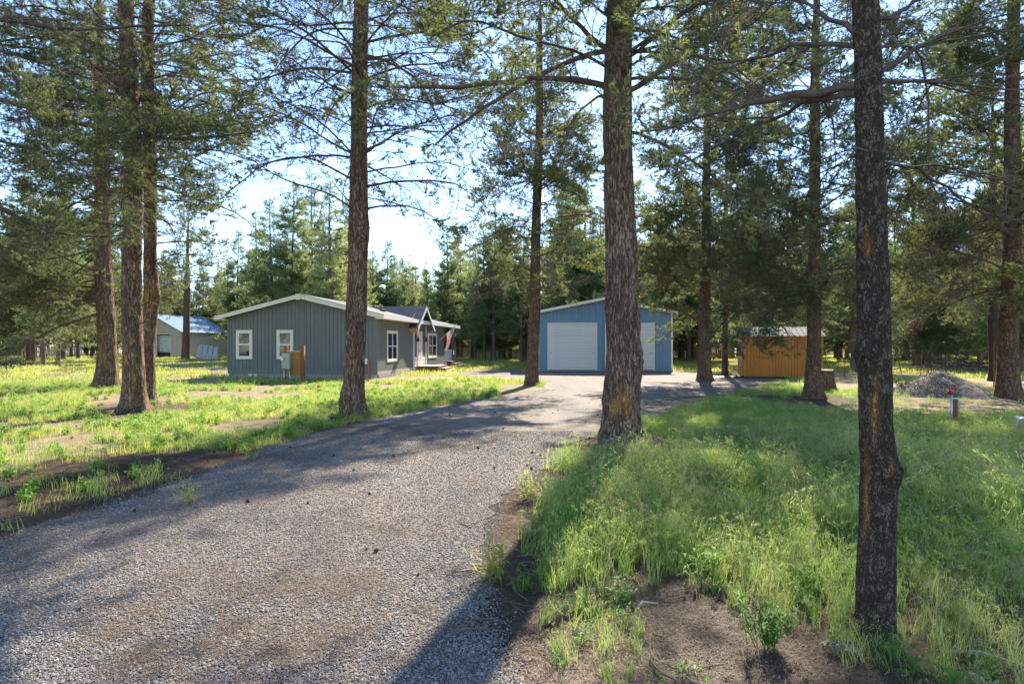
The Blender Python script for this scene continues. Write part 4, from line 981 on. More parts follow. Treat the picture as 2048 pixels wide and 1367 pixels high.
while z_ < 3.0:   # lap boards each side of the door
    for (p, q) in ((6.42, 7.0), (8.28, 9.05)):
        m_ = MB(); m_.prism([(HW, p, z_), (HW + .045, p, z_), (HW + .02, p, z_ + .19), (HW, p, z_ + .19)], (0, q - p, 0)); m_.build('lap_board', M['siding_lap'] if z_ > .9 else M['white'], house)
    z_ += .2
for (p, q) in ((6.3, 6.41), (9.06, 9.18)):
    m_ = MB(); obox(m_, (HW, 0, 0), Y_, X_, p, q, .0, .07, .2, wt(HW) - .0 if p < 7 else wt(HW)); m_.build('corner_board', M['white'], house)
m_ = MB(); obox(m_, (HW, 0, 0), Y_, X_, 7.02, 8.26, .0, .05, .34, 2.5); m_.build('door_frame', M['white'], house)
m_ = MB(); obox(m_, (HW, 0, 0), Y_, X_, 7.13, 8.15, .05, .075, .38, 2.4); dr_ = m_.build('door', M['door'], house)
m_ = MB(); 
for zz_ in (.75, 1.6):
    for p in (7.27, 7.72): obox(m_, (HW, 0, 0), Y_, X_, p, p + .3, .076, .082, zz_, zz_ + .62)
m_.build('door_panel', M['door'], dr_)
m_ = MB(); m_.tube([(HW + .08, 7.24, 1.28), (HW + .15, 7.24, 1.28)], .03); m_.tube([(HW + .08, 7.24, 1.42), (HW + .11, 7.24, 1.42)], .03); m_.build('handle', M['black'], dr_)
for p in (6.72, 8.62):
    m_ = MB(); obox(m_, (HW, 0, 0), Y_, X_, p - .05, p + .05, .045, .07, 1.95, 2.2); m_.tube([(HW + .07, p, 2.15), (HW + .16, p, 2.2), (HW + .2, p, 2.12)], .015, 6); m_.tube([(HW + .2, p, 2.12), (HW + .2, p, 1.98), (HW + .2, p, 1.85)], [.04, .08, .06], 8); l_ = m_.build('wall_lamp', M['black'], house)
    m_ = MB(); m_.tube([(HW + .2, p, 1.85), (HW + .2, p, 1.78)], .045, 8); m_.build('lamp_glass', M['vinyl'], l_)
m_ = MB(); obox(m_, (HW, 0, 0), Y_, X_, 7.35, 7.85, .046, .07, 2.62, 2.95); m_.build('plaque', M['stain'], house)
make_window(house, (0, 0, 0), X_, (0, -1, 0), .45, 1.33, .95, 2.42)
make_window(house, (0, 0, 0), X_, (0, -1, 0), 2.62, 3.5, .95, 2.42)
make_window(house, (HW, 0, 0), Y_, X_, 1.45, 3.25, .78, 2.42, 2)
make_window(house, (HW, 0, 0), Y_, X_, 9.75, 12.1, .8, 2.45, 2)
# porch
m_ = MB(); m_.box(HW - 1.9, HW + .05, PY, HL, .3, .38); m_.build('porch_floor', M['grey_wood'], house)
for yy in (PY + .1, HL - .12):
    m_ = MB(); m_.box(HW - .16, HW, yy - .08, yy + .08, .38, wt(HW)); m_.build('porch_post', M['siding'], house)
m_ = MB(); m_.box(HW - .1, HW - .05, PY + .2, HL - .2, 1.25, 1.32); m_.box(HW - .1, HW - .05, PY + .2, HL - .2, .48, .53); 
rail = m_.build('railing', M['white'], house)
m_ = MB(); yy = PY + .3
while yy < HL - .25:
    m_ = MB(); m_.box(HW - .095, HW - .055, yy, yy + .04, .53, 1.25); m_.build('baluster', M['white'], rail); yy += .16
m_ = MB(); m_.box(HW - 1.8, HW - .1, PY + .02, PY + .06, .9, 1.3); m_.build('porch_screen', M['white'], house)
m_ = MB(); m_.box(7.05, 7.38, -.14, 0, .72, 1.0); m_.build('service_box', M['trim'], house)
m_ = MB(); m_.tube([(7.42, -.06, .9), (7.44, -.07, .45), (7.46, -.1, -.05)], .03, 7); m_.build('conduit', simple('orange_pipe', (.55, .12, .06), .5, .4), house)
for p in (1.12, 1.4): m_ = MB(); m_.box(p, p + .18, -.04, .02, .04, .2); m_.build('foundation_vent', M['vinyl'], house)
def hloc(x, y, z=0):   # house frame -> world
    return (HX + math.cos(-TH) * x - math.sin(-TH) * y, HY + math.sin(-TH) * x + math.cos(-TH) * y, z)

deck = thing('front_deck', 'low reddish wooden deck with two steps below the house door', 'deck', hloc(HW + .03, 6.9), -TH)
for k in range(9):
    m_ = MB(); m_.box(.05 + k * .14, .05 + k * .14 + .13, 0, 2.6, .36, .4); m_.build('plank', M['grey_wood'], deck)
m_ = MB(); m_.box(.04, 1.33, -.05, -.005, .2, .39); m_.box(.04, 1.33, 2.605, 2.65, .2, .39); m_.box(1.32, 1.36, -.004, 2.604, .2, .39); m_.build('rim_board', M['stain'], deck)
for (a_, b_) in ((.15, .05), (1.22, .05), (.15, 1.3), (1.22, 1.3), (.15, 2.5), (1.22, 2.5)):
    m_ = MB(); m_.box(a_ - .05, a_ + .05, b_ - .05, b_ + .05, -.05, .36); m_.build('leg', M['stain'], deck)
for k, (x0, zz_) in enumerate(((1.38, .27), (1.68, .14))):
    m_ = MB(); m_.box(x0, x0 + .3, .4, 2.2, zz_ - .04, zz_); m_.build('tread', M['grey_wood'], deck)
    for yy in (.36, 2.2):
        m_ = MB(); m_.box(x0 - .01, x0 + .3, yy, yy + .04, -.02, zz_); m_.build('stringer', M['stain'], deck)
    m_ = MB(); m_.box(x0 + .26, x0 + .29, .4, 2.2, -.02, zz_ - .04); m_.build('riser', M['stain'], deck)
steps = thing('porch_steps', 'dark wooden steps leading up to the porch at the far end of the grey house', 'steps', hloc(HW + .1, PY + .6), -TH)
for k, (x0, zz_) in enumerate(((0, .5), (.34, .36), (.68, .22))):
    m_ = MB(); m_.box(x0, x0 + .36, 0, 2.2, zz_ - .04, zz_); m_.build('tread', M['grey_wood'], steps)
    m_ = MB(); m_.box(x0 + .02, x0 + .33, .02, 2.18, -.02, zz_ - .045); m_.build('riser', M['stain'], steps)

# flag
fl = thing('flag', 'small US flag hanging from a pole on the porch end of the house', 'flag', hloc(HW + .1, 12.6, 2.0), -TH)
m_ = MB(); m_.tube([(0, 0, 0), (1.0, .1, .95)], .014, 6); m_.build('flag_pole', M['white'], fl)
nu, nv = 26, 14; P = np.zeros((nv, nu, 3)); UV = np.zeros((nv, nu, 2))
for j in range(nv):
    for i in range(nu):
        u, v = i / (nu - 1), j / (nv - 1)      # u: fly (hangs down), v: hoist along the pole
        px_ = .35 + .6 * v * .9; pz = .33 + .56 * v * .9
        gx = px_ * (1 - .45 * u) + .16 * u; fold = .09 * math.sin(v * 9 + u * 3) * (.2 + u)
        P[j, i] = (gx + .04 * math.sin(u * 6), .05 + fold, pz - u * (1.15 - .25 * v) + .04 * math.sin(v * 12)); UV[j, i] = (u, v)
ii = np.arange(nu * nv).reshape(nv, nu)
fm = np_mesh('cloth', P.reshape(-1, 3), np.stack([ii[:-1, :-1], ii[:-1, 1:], ii[1:, 1:], ii[1:, :-1]], -1).reshape(-1, 4), smooth=True)
uvl = fm.uv_layers.new(name='UVMap'); li = np.empty(len(fm.loops), np.int32); fm.loops.foreach_get('vertex_index', li); uvl.data.foreach_set('uv', UV.reshape(-1, 2)[li].ravel().astype(np.float32))
m, n, out = mat('flag_cloth'); tc = nd(n, 'ShaderNodeTexCoord'); sx = nd(n, 'ShaderNodeSeparateXYZ'); lk(n, tc.outputs['UV'], sx.inputs[0])
def mth(n, op, a, b=0.0):
    x = nd(n, 'ShaderNodeMath', operation=op)
    for s, v in ((0, a), (1, b)):
        if hasattr(v, 'is_output'): lk(n, v, x.inputs[s])
        else: x.inputs[s].default_value = v
    return x.outputs[0]
st_ = mth(n, 'LESS_THAN', mth(n, 'MODULO', mth(n, 'MULTIPLY', sx.outputs[1], 6.5), 1), .5)
c = mixc(n, st_, (.66, .63, .6), (.36, .004, .01))
cant = mth(n, 'MULTIPLY', mth(n, 'LESS_THAN', sx.outputs[0], .4), mth(n, 'GREATER_THAN', sx.outputs[1], .46))
su = mth(n, 'SUBTRACT', mth(n, 'MODULO', mth(n, 'MULTIPLY', sx.outputs[0], 15), 1), .5); sv_ = mth(n, 'SUBTRACT', mth(n, 'MODULO', mth(n, 'MULTIPLY', sx.outputs[1], 10), 1), .5)
star = mth(n, 'LESS_THAN', mth(n, 'ADD', mth(n, 'MULTIPLY', su, su), mth(n, 'MULTIPLY', sv_, sv_)), .06)
c = mixc(n, cant, c, mixc(n, star, (.012, .02, .12), (.75, .73, .7)))
d_ = nd(n, 'ShaderNodeBsdfDiffuse'); t_ = nd(n, 'ShaderNodeBsdfTranslucent'); lk(n, c, d_.inputs[0]); lk(n, c, t_.inputs[0]); mx = nd(n, 'ShaderNodeMixShader'); mx.inputs[0].default_value = .2
lk(n, d_.outputs[0], mx.inputs[1]); lk(n, t_.outputs[0], mx.inputs[2]); lk(n, mx.outputs[0], out.inputs[0]); M['flag'] = m
ob('cloth', fm, M['flag'], fl); fl.scale = (1.2, 1.2, 1.2)

# ------------------------------------------------------------------ blue garage
M['blue_metal'] = simple('blue_metal', (.14, .245, .34), .5, .35, .1, 1.2, dirt=(.17, .25, .32))
M['rollup'] = simple('rollup', (.70, .69, .66), .5, .35, .05, 2)
gar = thing('blue_garage', 'large blue ribbed-metal garage with white roll-up doors at the end of the drive', 'garage', (1.62, 39.75, 0))
GW, GL, GPK, GE = 8.58, 12.0, 4.62, 3.78; gm = 4.15
gz = lambda x: GPK - (GPK - GE) * (gm - x) / gm if x < gm else GPK - (GPK - GE) * (x - gm) / (GW - gm)
corrugated((0, 0, 0), X_, (0, -1, 0), GW, .05, gz, .225, .03, .022, breaks=(gm,)).build('front_wall', M['blue_metal'], gar)
corrugated((0, GL, 0), (0, -1, 0), (-1, 0, 0), GL, .05, lambda s: GE, .225, .03, .022).build('side_wall', M['blue_metal'], gar)
corrugated((GW, 0, 0), Y_, X_, GL, .05, lambda s: GE, .225, .03, .022).build('side_wall', M['blue_metal'], gar)
m_ = MB(); m_.add([(0, GL, 0), (GW, GL, 0), (GW, GL, GE), (gm, GL, GPK), (0, GL, GE)], [(0, 1, 2, 3, 4)]); m_.build('back_wall', M['blue_metal'], gar)
m_ = MB(); m_.box(-.04, GW + .04, -.05, GL, -.1, .06); m_.build('slab', M['concrete'], gar)
for sg in (0, 1):
    x1 = -.3 if sg == 0 else GW + .3; z1 = GE - .06
    slab('roof', [(gm, -.25, GPK + .06), (gm, GL + .2, GPK + .06), (x1, GL + .2, z1 + .06), (x1, -.25, z1 + .06)], M['steel'], gar, .03)
    m_ = MB(); m_.prism([(gm, -.29, GPK + .05), (x1, -.29, z1 + .05), (x1, -.29, z1 - .12), (gm, -.29, GPK - .12)], (0, .05, 0)); m_.build('rake_trim', M['trim'], gar)
    m_ = MB(); m_.prism([(gm, -.24, GPK - .02), (x1, -.24, z1 - .02), (x1, -.24, z1 - .05), (gm, -.24, GPK - .05)], (0, .24, 0)); m_.build('soffit', M['trim'], gar)
for x0 in (-.02, GW - .1):
    m_ = MB(); m_.box(x0, x0 + .12, -.05, -.024, .05, GE - .05); m_.build('corner_trim', M['trim'], gar)
for (x0, x1) in ((.70, 3.72), (4.36, 7.37)):
    m_ = MB(); m_.box(x0 - .07, x0, -.085, -.0, .05, 3.0); m_.box(x1, x1 + .07, -.085, 0, .05, 3.0); m_.box(x0 - .07, x1 + .07, -.085, 0, 3.0, 3.07); m_.build('door_trim', M['trim'], gar)
    d_ = thing('roll_up_door', None, None, (0, -.028, 0)); d_.parent = gar
    k = 0; z_ = .08
    me_ = None
    while z_ < 2.98:
        if me_ is None:
            m_ = MB(); m_.prism([(x0 + .003, 0, 0), (x0 + .003, -.028, .012), (x0 + .003, -.034, .045), (x0 + .003, -.028, .078), (x0 + .003, 0, .09)], (x1 - x0 - .006, 0, 0)); o_ = m_.build('slat', M['rollup'], d_); me_ = o_.data
        else: o_ = ob('slat', me_, None, d_)
        o_.location.z = z_; z_ += .094
    m_ = MB(); m_.box(x0 + .01, x1 - .01, -.045, -.002, .05, .078); m_.build('bottom_seal', M['black'], d_)
    m_ = MB(); m_.box(x1 - .25, x1 - .08, -.06, -.035, 1.12, 1.18); m_.box(x0 + .08, x0 + .2, -.05, -.035, 1.12, 1.17); m_.build('latch', M['steel'], d_)

# ------------------------------------------------------------------ orange shed
M['shed_orange'] = simple('shed_orange', (.40, .15, .018), .55, .35, .16, 1.6, .2, stretch=(1, 1, .3))
M['shed_pale'] = simple('shed_pale', (.50, .30, .13), .6, .3, .12, 3)
M['roof_metal'] = simple('roof_metal', (.19, .19, .185), .9, .1, .25, 3)
shed = thing('orange_shed', 'orange-stained wooden garden shed with pale metal roof among the pines', 'shed', (11.6, 31.2, 0), -R(13))
SW, SD, SE, SP_ = 3.6, 2.45, 2.1, 2.52
grooved((0, 0, 0), X_, (0, -1, 0), SW, .1, lambda x: SE, .145, .034, .02).build('front_wall', M['shed_orange'], shed)
m_ = MB(); m_.add([(0, 0, .1), (0, SD, .1), (0, SD, SE), (0, SD / 2, SP_), (0, 0, SE)], [(0, 1, 2, 3, 4)]); m_.build('end_wall', M['shed_pale'], shed)
m_ = MB(); m_.add([(SW, 0, .1), (SW, SD, .1), (SW, SD, SE), (SW, SD / 2, SP_), (SW, 0, SE)], [(0, 1, 2, 3, 4)]); m_.add([(0, SD, .1), (SW, SD, .1), (SW, SD, SE), (0, SD, SE)], [(0, 1, 2, 3)]); m_.build('back_wall', M['shed_orange'], shed)
for x0 in (-.02, SW - .07): m_ = MB(); m_.box(x0, x0 + .09, -.03, -.001, .08, SE); m_.build('corner_board', M['shed_orange'], shed)
m_ = MB(); m_.box(-.05, SW + .05, -.035, -.002, SE - .09, SE); m_.build('fascia', M['shed_orange'], shed)
m_ = MB(); m_.box(.05, SW - .05, .05, SD, -.05, .1); m_.build('skid', M['black'], shed)
slab('roof', [(-.12, -.14, SE + .0), (SW + .12, -.14, SE), (SW + .12, SD / 2, SP_ + .06), (-.12, SD / 2, SP_ + .06)], M['roof_metal'], shed, .03)
slab('roof', [(-.12, SD + .14, SE + .0), (SW + .12, SD + .14, SE), (SW + .12, SD / 2, SP_ + .06), (-.12, SD / 2, SP_ + .06)], M['roof_metal'], shed, .03)
for k in range(15):
    x = -.05 + k * .26; m_ = MB(); m_.prism([(x - .02, -.14, SE + .001), (x + .02, -.14, SE + .001), (x + .012, -.14, SE + .03), (x - .012, -.14, SE + .03)], (0, SD / 2 + .14, SP_ + .06 - SE)); m_.build('roof_rib', M['roof_metal'], shed)
for (y0, y1) in ((.35, 1.2), (1.22, 2.07)):
    m_ = MB(); m_.box(-.05, -.01, y0, y1, .14, 2.0); dd_ = m_.build('door', M['shed_pale'], shed)
    m_ = MB()
    for (p, q, r, s) in ((y0, y0 + .09, .14, 2.0), (y1 - .09, y1, .14, 2.0), (y0 + .09, y1 - .09, .14, .23), (y0 + .09, y1 - .09, 1.0, 1.09), (y0 + .09, y1 - .09, 1.91, 2.0)): m_.box(-.075, -.051, p, q, r, s)
    m_.build('door_trim', M['shed_pale'], dd_)
    m_ = MB(); m_.bar((-.063, y0 + .1, .25), (-.063, y1 - .1, .98), .07, .02, (1, 0, 0)); m_.bar((-.068, y1 - .1, .25), (-.068, y0 + .1, .98), .07, .02, (1, 0, 0)); m_.build('brace', M['shed_pale'], dd_)
rampo = thing('shed_ramp', 'thin dark ramp lying on the ground at the shed doors', 'ramp', (10.2, 31.5, 0), -R(13))
m_ = MB(); m_.prism([(0, 0, .0), (1.35, 0, .0), (1.35, 0, .1), (0, 0, .03)], (0, 1.3, 0)); m_.build('ramp_board', M['black'], rampo)

# ------------------------------------------------------------------ neighbour building and shed far left
M['cream'] = simple('cream', (.52, .47, .38), .75, .2, .06, 1.5, dirt=(.4, .36, .3))
M['blue_roof'] = simple('blue_roof', (.16, .26, .38), .5, .5, .12, 1.2, metal=.2)
nb = thing('neighbour_barn', 'cream barn with blue metal roof and an open bay, far left behind the lawn', 'barn', (-42.4 - 8.6 * .975, 80 + 8.6 * .22, 0), -R(13))
NW, NLn, NE, NP = 8.6, 9.0, 3.45, 5.6
nz = lambda x: NP - (NP - NE) * abs(x - NW / 2) / (NW / 2)
bx0, bx1 = 5.1, 7.1
m_ = MB(); m_.add([(0, 0, 0), (bx0, 0, 0), (bx0, 0, nz(bx0)), (NW / 2, 0, NP), (0, 0, NE)], [(0, 1, 2, 3, 4)]); m_.add([(bx1, 0, 0), (NW, 0, 0), (NW, 0, NE), (bx1, 0, nz(bx1))], [(0, 1, 2, 3)]); m_.add([(bx0, 0, 3.05), (bx1, 0, 3.05), (bx1, 0, nz(bx1)), (bx0, 0, nz(bx0))], [(0, 1, 2, 3)])
m_.add([(NW, 0, 0), (NW, NLn, 0), (NW, NLn, NE), (NW, 0, NE)], [(0, 1, 2, 3)]); m_.add([(0, 0, 0), (0, NLn, 0), (0, NLn, NE), (0, 0, NE)], [(0, 1, 2, 3)]); m_.add([(0, NLn, 0), (NW, NLn, 0), (NW, NLn, NE), (NW / 2, NLn, NP), (0, NLn, NE)], [(0, 1, 2, 3, 4)])
m_.build('wall', M['cream'], nb)
for (x0, x1, z0_, z1_) in ((bx0 - .12, bx0, 0, 3.15), (bx1, bx1 + .12, 0, 3.15), (bx0, bx1, 3.04, 3.16)): m_ = MB(); m_.box(x0, x1, -.05, -.002, z0_, z1_); m_.build('bay_trim', M['white'], nb)
for sg in (-1, 1):
    xe = NW / 2 + sg * (NW / 2 + .4); ze = NE - .2
    slab('roof', [(NW / 2, -.3, NP + .08), (NW / 2, NLn + .3, NP + .08), (xe, NLn + .3, ze + .08), (xe, -.3, ze + .08)], M['blue_roof'], nb, .06)
for k in range(22):
    y_ = -.2 + k * .44; m_ = MB(); m_.bar((NW / 2, y_, NP + .1), (NW + .4, y_, NE - .1), .05, .05); m_.build('roof_seam', M['blue_roof'], nb)
trl = thing('parked_trailer', 'white camper trailer with dark script lettering parked inside the open bay of the cream barn', 'trailer', (nb.location.x + .975 * 4.6 + .22 * .25, nb.location.y - .22 * 4.6 + .25, 0), -R(13))
m_ = MB(); m_.prism([(0, 0, .75), (3.2, 0, .75), (3.2, 0, 2.9), (.3, 0, 2.95), (0, 0, 2.3)], (0, 2.4, 0)); m_.build('body', M['white'], trl, bevel=.05)
m_ = MB(); m_.box(.05, 3.1, .05, 2.3, .35, .745); m_.build('chassis', M['black'], trl)
for xx in (.9, 1.7, 2.5): m_ = MB(); m_.tube([(xx, -.05, .34), (xx, .2, .34)], .34, 14); m_.build('wheel', M['black'], trl)
m_ = MB(); pp = [(1.0 + k * .08, -.012, 2.12 + .07 * math.sin(k * 2.1) + .012 * k) for k in range(11)]
for a_, b_ in zip(pp[:-1], pp[1:]): m_.bar(a_, b_, .035, .01, (0, 1, 0))
m_.build('script_lettering', M['black'], trl)
m_ = MB(); m_.box(.02, 3.15, -.01, -.001, 1.15, 1.2); m_.box(.8, 1.0, -.12, -.001, .9, 1.35); m_.build('trim_strip', M['steel'], trl)
pan = thing('leaning_panels', 'grey sheets of roofing leaning against the side of the cream barn', 'panel stack', (-38.6, 79.0, 0), -R(10))
for k in range(4):
    m_ = MB(); m_.prism([(-.9 + k * .75, -.9, 0), (-.2 + k * .75, -.9, 0), (-.55 + k * .72, -.05, 1.75 - .1 * k), (-1.05 + k * .72, -.05, 1.75 - .1 * k)], (.03, .05, 0)); m_.build('panel', M['steel'], pan)

cb = thing('cream_bungalow', 'low cream neighbour house seen in the gap right of the porch', 'house', (-7.6, 82, 0), 0)
m_ = MB(); m_.box(0, 9, 0, 6, 0, 2.6); m_.build('wall', M['cream'], cb)
slab('roof', [(-.4, -.5, 2.5), (9.4, -.5, 2.5), (9.4, 3, 4.0), (-.4, 3, 4.0)], M['shingle'], cb, .08); slab('roof', [(-.4, 6.5, 2.5), (9.4, 6.5, 2.5), (9.4, 3, 4.0), (-.4, 3, 4.0)], M['shingle'], cb, .08)
for x0 in (1.0, 2.3, 5.5): make_window(cb, (0, 0, 0), X_, (0, -1, 0), x0, x0 + 1.1, 1.2, 2.2, trim=.08)
wb = thing('distant_blue_building', 'pale blue building glimpsed through the trunks of the shady wood', 'building', (66, 98, 0), -R(20))
m_ = MB(); m_.box(0, 16, 0, 8, 0, 3.6); m_.build('wall', simple('pale_blue', (.42, .5, .6), .7), wb)
slab('roof', [(-.4, -.5, 3.5), (16.4, -.5, 3.5), (16.4, 4, 5.6), (-.4, 4, 5.6)], M['roof_metal'], wb, .1)
for x0 in (2, 6, 11): make_window(wb, (0, 0, 0), X_, (0, -1, 0), x0, x0 + 1.6, 1.2, 2.6)

# far fences
def picket(name, label, p0, p1, h, mat_, w_, gap_):
    L = math.hypot(p1[0] - p0[0], p1[1] - p0[1]); az = math.atan2(p1[1] - p0[1], p1[0] - p0[0]); t = thing(name, label, 'fence', (*p0, 0), az)
    m_ = MB(); x = 0
    while x < L: m_.box(x, x + w_, -.02, .0, .06, h + random.uniform(-.02, .02)); x += w_ + gap_
    m_.build('boards', mat_, t, kind='stuff'); m_ = MB(); m_.box(0, L, .001, .05, .4, .48); m_.box(0, L, .001, .05, h - .35, h - .27); m_.build('rail', mat_, t)
    x = 0
    while x <= L: m_ = MB(); m_.box(x, x + .1, .051, .15, -.1, h); m_.build('post', mat_, t); x += 2.4
    return t
picket('picket_fence', 'short pale picket fence in the distance at the far left edge of the lawn', (-73, 96), (-66, 96), 1.3, M['vinyl'], .12, .1)
picket('board_fence', 'brown board fence seen in the gap right of the blue garage', (16, 78), (27, 76), 1.7, M['stain_light'], .14, .02)
picket('board_fence', 'dark weathered board fence at the far left edge behind the lone pine', (-92, 92), (-74, 95), 1.3, M['grey_wood'], .14, .02)

# ------------------------------------------------------------------ small things
x, y = gp(588, 765)
mp = thing('meter_board', 'electric meter and pale green box on a plywood board between two reddish posts', 'meter board', (x, y, 0), R(-6))
for dx in (-.36, .40): m_ = MB(); m_.box(dx - .07, dx + .07, -.07, .07, -.1, 1.62); m_.build('post', M['stain'], mp, bevel=.008)
m_ = MB(); m_.box(.48, .49, -.07, .06, 1.0, 1.6); m_.build('pale_edge', M['stain_light'], mp)
M['ply'] = simple('ply', (.27, .14, .04), .7, .25, .3, 5, .3, stretch=(1, 1, .4))
m_ = MB(); m_.box(-.44, .33, -.1, -.072, .32, 1.36); m_.build('plywood_panel', M['ply'], mp); m_ = MB(); m_.box(-.29, .33, -.12, -.02, 1.362, 1.40); m_.build('cap_board', M['grey_wood'], mp)
M['pale_green'] = simple('pale_green', (.30, .36, .28), .5, .35, .06, 3)
m_ = MB(); m_.box(-.44, -.08, -.28, -.101, .62, 1.3); bx_ = m_.build('breaker_box', M['pale_green'], mp, bevel=.012)
m_ = MB(); m_.box(-.27, -.1, -.29, -.281, .66, 1.26); m_.build('box_lid', M['pale_green'], bx_)
m_ = MB(); m_.tube([(-.38, -.28, 1.06), (-.38, -.34, 1.06)], .085, 14); m_.build('meter_ring', M['steel'], mp); m_ = MB(); m_.tube([(-.38, -.34, 1.06), (-.38, -.38, 1.06)], [.068, .06], 14); m_.build('meter_glass', M['white'], mp)
for (a_, b_, c_) in ((-.36, -.33, .035), (-.22, -.22, .015), (-.13, -.05, .03)): m_ = MB(); m_.tube([(a_, -.2, .62), (a_ * .6 + b_ * .4, -.2, .3), (b_, -.22, -.05)], c_, 8); m_.build('conduit', M['steel'], mp, smooth=True)

M['hyd_red'] = simple('hyd_red', (.32, .012, .012), .45, .4, .12, 12)
x, y = gp(1903, 855)
hy = thing('yard_hydrant', 'red-headed yard hydrant on a thin grey pipe, right of the dark slim pine', 'hydrant', (x, y, 0), -R(35))
m_ = MB(); m_.tube([(0, 0, -.05), (0, 0, .68)], .02, 10); m_.build('pipe', M['steel'], hy, smooth=True)
m_ = MB(); m_.tube([(0, 0, .66), (0, 0, .70), (0, 0, .74)], [.035, .045, .04], 10); m_.tube([(0, 0, .70), (-.05, -.01, .715), (-.085, -.015, .69), (-.09, -.015, .66)], [.028, .022, .02, .02], 8)
m_.box(-.045, -.02, -.02, .02, .74, .84); m_.build('head', M['hyd_red'], hy)
m_ = MB(); m_.tube([(-.04, 0, .84), (.0, 0, .865), (.06, 0, .84), (.075, 0, .79), (.05, 0, .73), (.01, 0, .72)], .012, 7); m_.build('handle', M['hyd_red'], hy)
wp = thing('wooden_post', 'short brown timber post with a metal cap standing right behind the red hydrant', 'post', (x + .27, y + .3, 0), -R(35))
wp.scale = (.82, .82, .95); m_ = MB(); m_.box(-.06, .07, -.06, .06, -.05, .58); m_.build('timber', M['stain'], wp, bevel=.006); m_ = MB(); m_.box(-.07, .09, -.07, .07, .582, .605); m_.build('cap', M['steel'], wp)
m_ = MB(); m_.box(.072, .10, -.05, .05, .3, .56); m_.build('outlet_box', M['pale_green'], wp); m_ = MB(); m_.box(-.06, -.035, -.08, -.061, -.05, .56); m_.build('strap', M['black'], wp)
for (px, py, w_, h_, lb) in ((1876, 872, .09, .12, 'white pipe cap sticking out of the grass below the red hydrant'), (1956, 880, .2, .07, 'wide low white pipe cap in the grass between hydrant and utility box')):
    x, y = gp(px, py); t = thing('pipe_cap', lb, 'pipe cap', (x, y, 0), .2); m_ = MB(); m_.tube([(0, 0, -.02), (0, 0, h_ * .7)], w_ * .42, 14); m_.build('pipe', M['vinyl'], t, smooth=False)
    m_ = MB(); m_.tube([(0, 0, h_ * .7), (0, 0, h_)], w_ * .5, 14); m_.build('lid', M['vinyl'], t)
x, y = gp(2040, 880); M['olive'] = simple('olive', (.16, .19, .10), .6, .3, .15, 5)
ub = thing('utility_box', 'olive utility box behind a grey pipe guard rail, cut by the right edge', 'utility box', (x + .1, y, 0), -R(36))
m_ = MB(); m_.box(-.02, .75, .05, .55, 0, .33); m_.build('cabinet', M['olive'], ub, bevel=.015); m_ = MB(); m_.box(0, .73, .035, .049, .22, .24); m_.tube([(.12, .05, .12), (.12, .03, .12)], .035, 10); m_.build('label_strip', M['trim'], ub)
m_ = MB(); m_.tube([(-.14, -.04, -.03), (-.12, -.04, .30), (-.1, -.04, .36), (-.05, -.04, .375), (.8, -.04, .36), (.86, -.04, .3), (.87, -.04, -.03)], .022, 8); m_.build('guard_rail', M['steel'], ub, smooth=True)
m_ = MB(); m_.box(-.13, .82, -.03, .2, .376, .392); m_.build('top_plate', M['steel'], ub)

# stump
x, y = gp(1654, 783)
stp = thing('tree_stump', 'tall sawn-off stump behind the mid-distance pine, right of the orange shed', 'stump', (x, y, 0), 0)
zs = np.linspace(-.1, .78, 22); ob('trunk', trunk_mesh(np.stack([-.05 * zs, 0 * zs, zs], -1), .26 - .02 * zs, 40, 55, .03, .45, 6), M['bark_far'], stp)
m_ = MB(); m_.tube([(-.04, 0, .74), (-.04, 0, .785)], .25, 24); m_.build('cut_face', simple('cutwood', (.5, .36, .22), .8, .2, .2, 12), stp)
# gravel pile
n1_ = 70; a_ = np.linspace(0, 2 * np.pi, n1_, endpoint=False); rr_ = np.linspace(0, 1.35, 34)
RR, AA = np.meshgrid(rr_, a_, indexing='ij'); wobl = 1 + .16 * (fbm(np.cos(AA) * 1.2, np.sin(AA) * 1.2, 0, 61, 3) - .5)
prof = np.clip(1 - RR, 0, 1) ** .86; prof = np.where(RR < .22, prof - (0.22 - RR) ** 2 * 1.3, prof)
ZZ = .83 * prof + .006 * np.clip(1.3 - RR, 0, 1)
PX, PYY = RR * 1.48 * wobl * np.cos(AA), RR * 1.48 * wobl * np.sin(AA)
ZZ = ZZ + (fbm(PX * 5, PYY * 5, 0, 62, 4) - .5) * .10 * np.clip(prof * 4, 0, 1) - .02 * (RR > 1.2)
ii = np.arange(n1_ * 34).reshape(34, n1_); a2 = ii[:-1]; b2 = np.roll(a2, -1, 1); c2 = ii[1:]; d2 = np.roll(c2, -1, 1)
gpile = ob('gravel_pile', np_mesh('gravel_pile', np.stack([PX, PYY, ZZ], -1).reshape(-1, 3), np.stack([a2, c2, d2, b2], -1).reshape(-1, 4), smooth=True), M['gravel_pile'])
gpile.location = (13.95, 20.4, .02); tag(gpile, 'cone-shaped heap of grey gravel on bare ground near the red hydrant', 'gravel heap')

# survey flags
M['orange_flag'] = simple('orange_flag', (.75, .12, .04), .6, .3)
for (px, py, lb) in ((490, 784, 'small orange survey flag on the lawn below the left house window'), (634, 790, 'small orange survey flag on the lawn right of the meter board'), (733, 776, 'small orange survey flag by the right foot of the pine before the house')):
    x, y = gp(px, py); t = thing('survey_flag', lb, 'survey flag', (x, y, 0), random.uniform(-.4, .4)); m_ = MB(); m_.tube([(0, 0, -.02), (0, 0, .34)], .004, 5); m_.build('wire', M['steel'], t); m_ = MB(); m_.prism([(0, 0, .34), (.1, .02, .33), (.1, .02, .26), (0, 0, .27)], (0, .003, 0)); m_.build('pennant', M['orange_flag'], t)
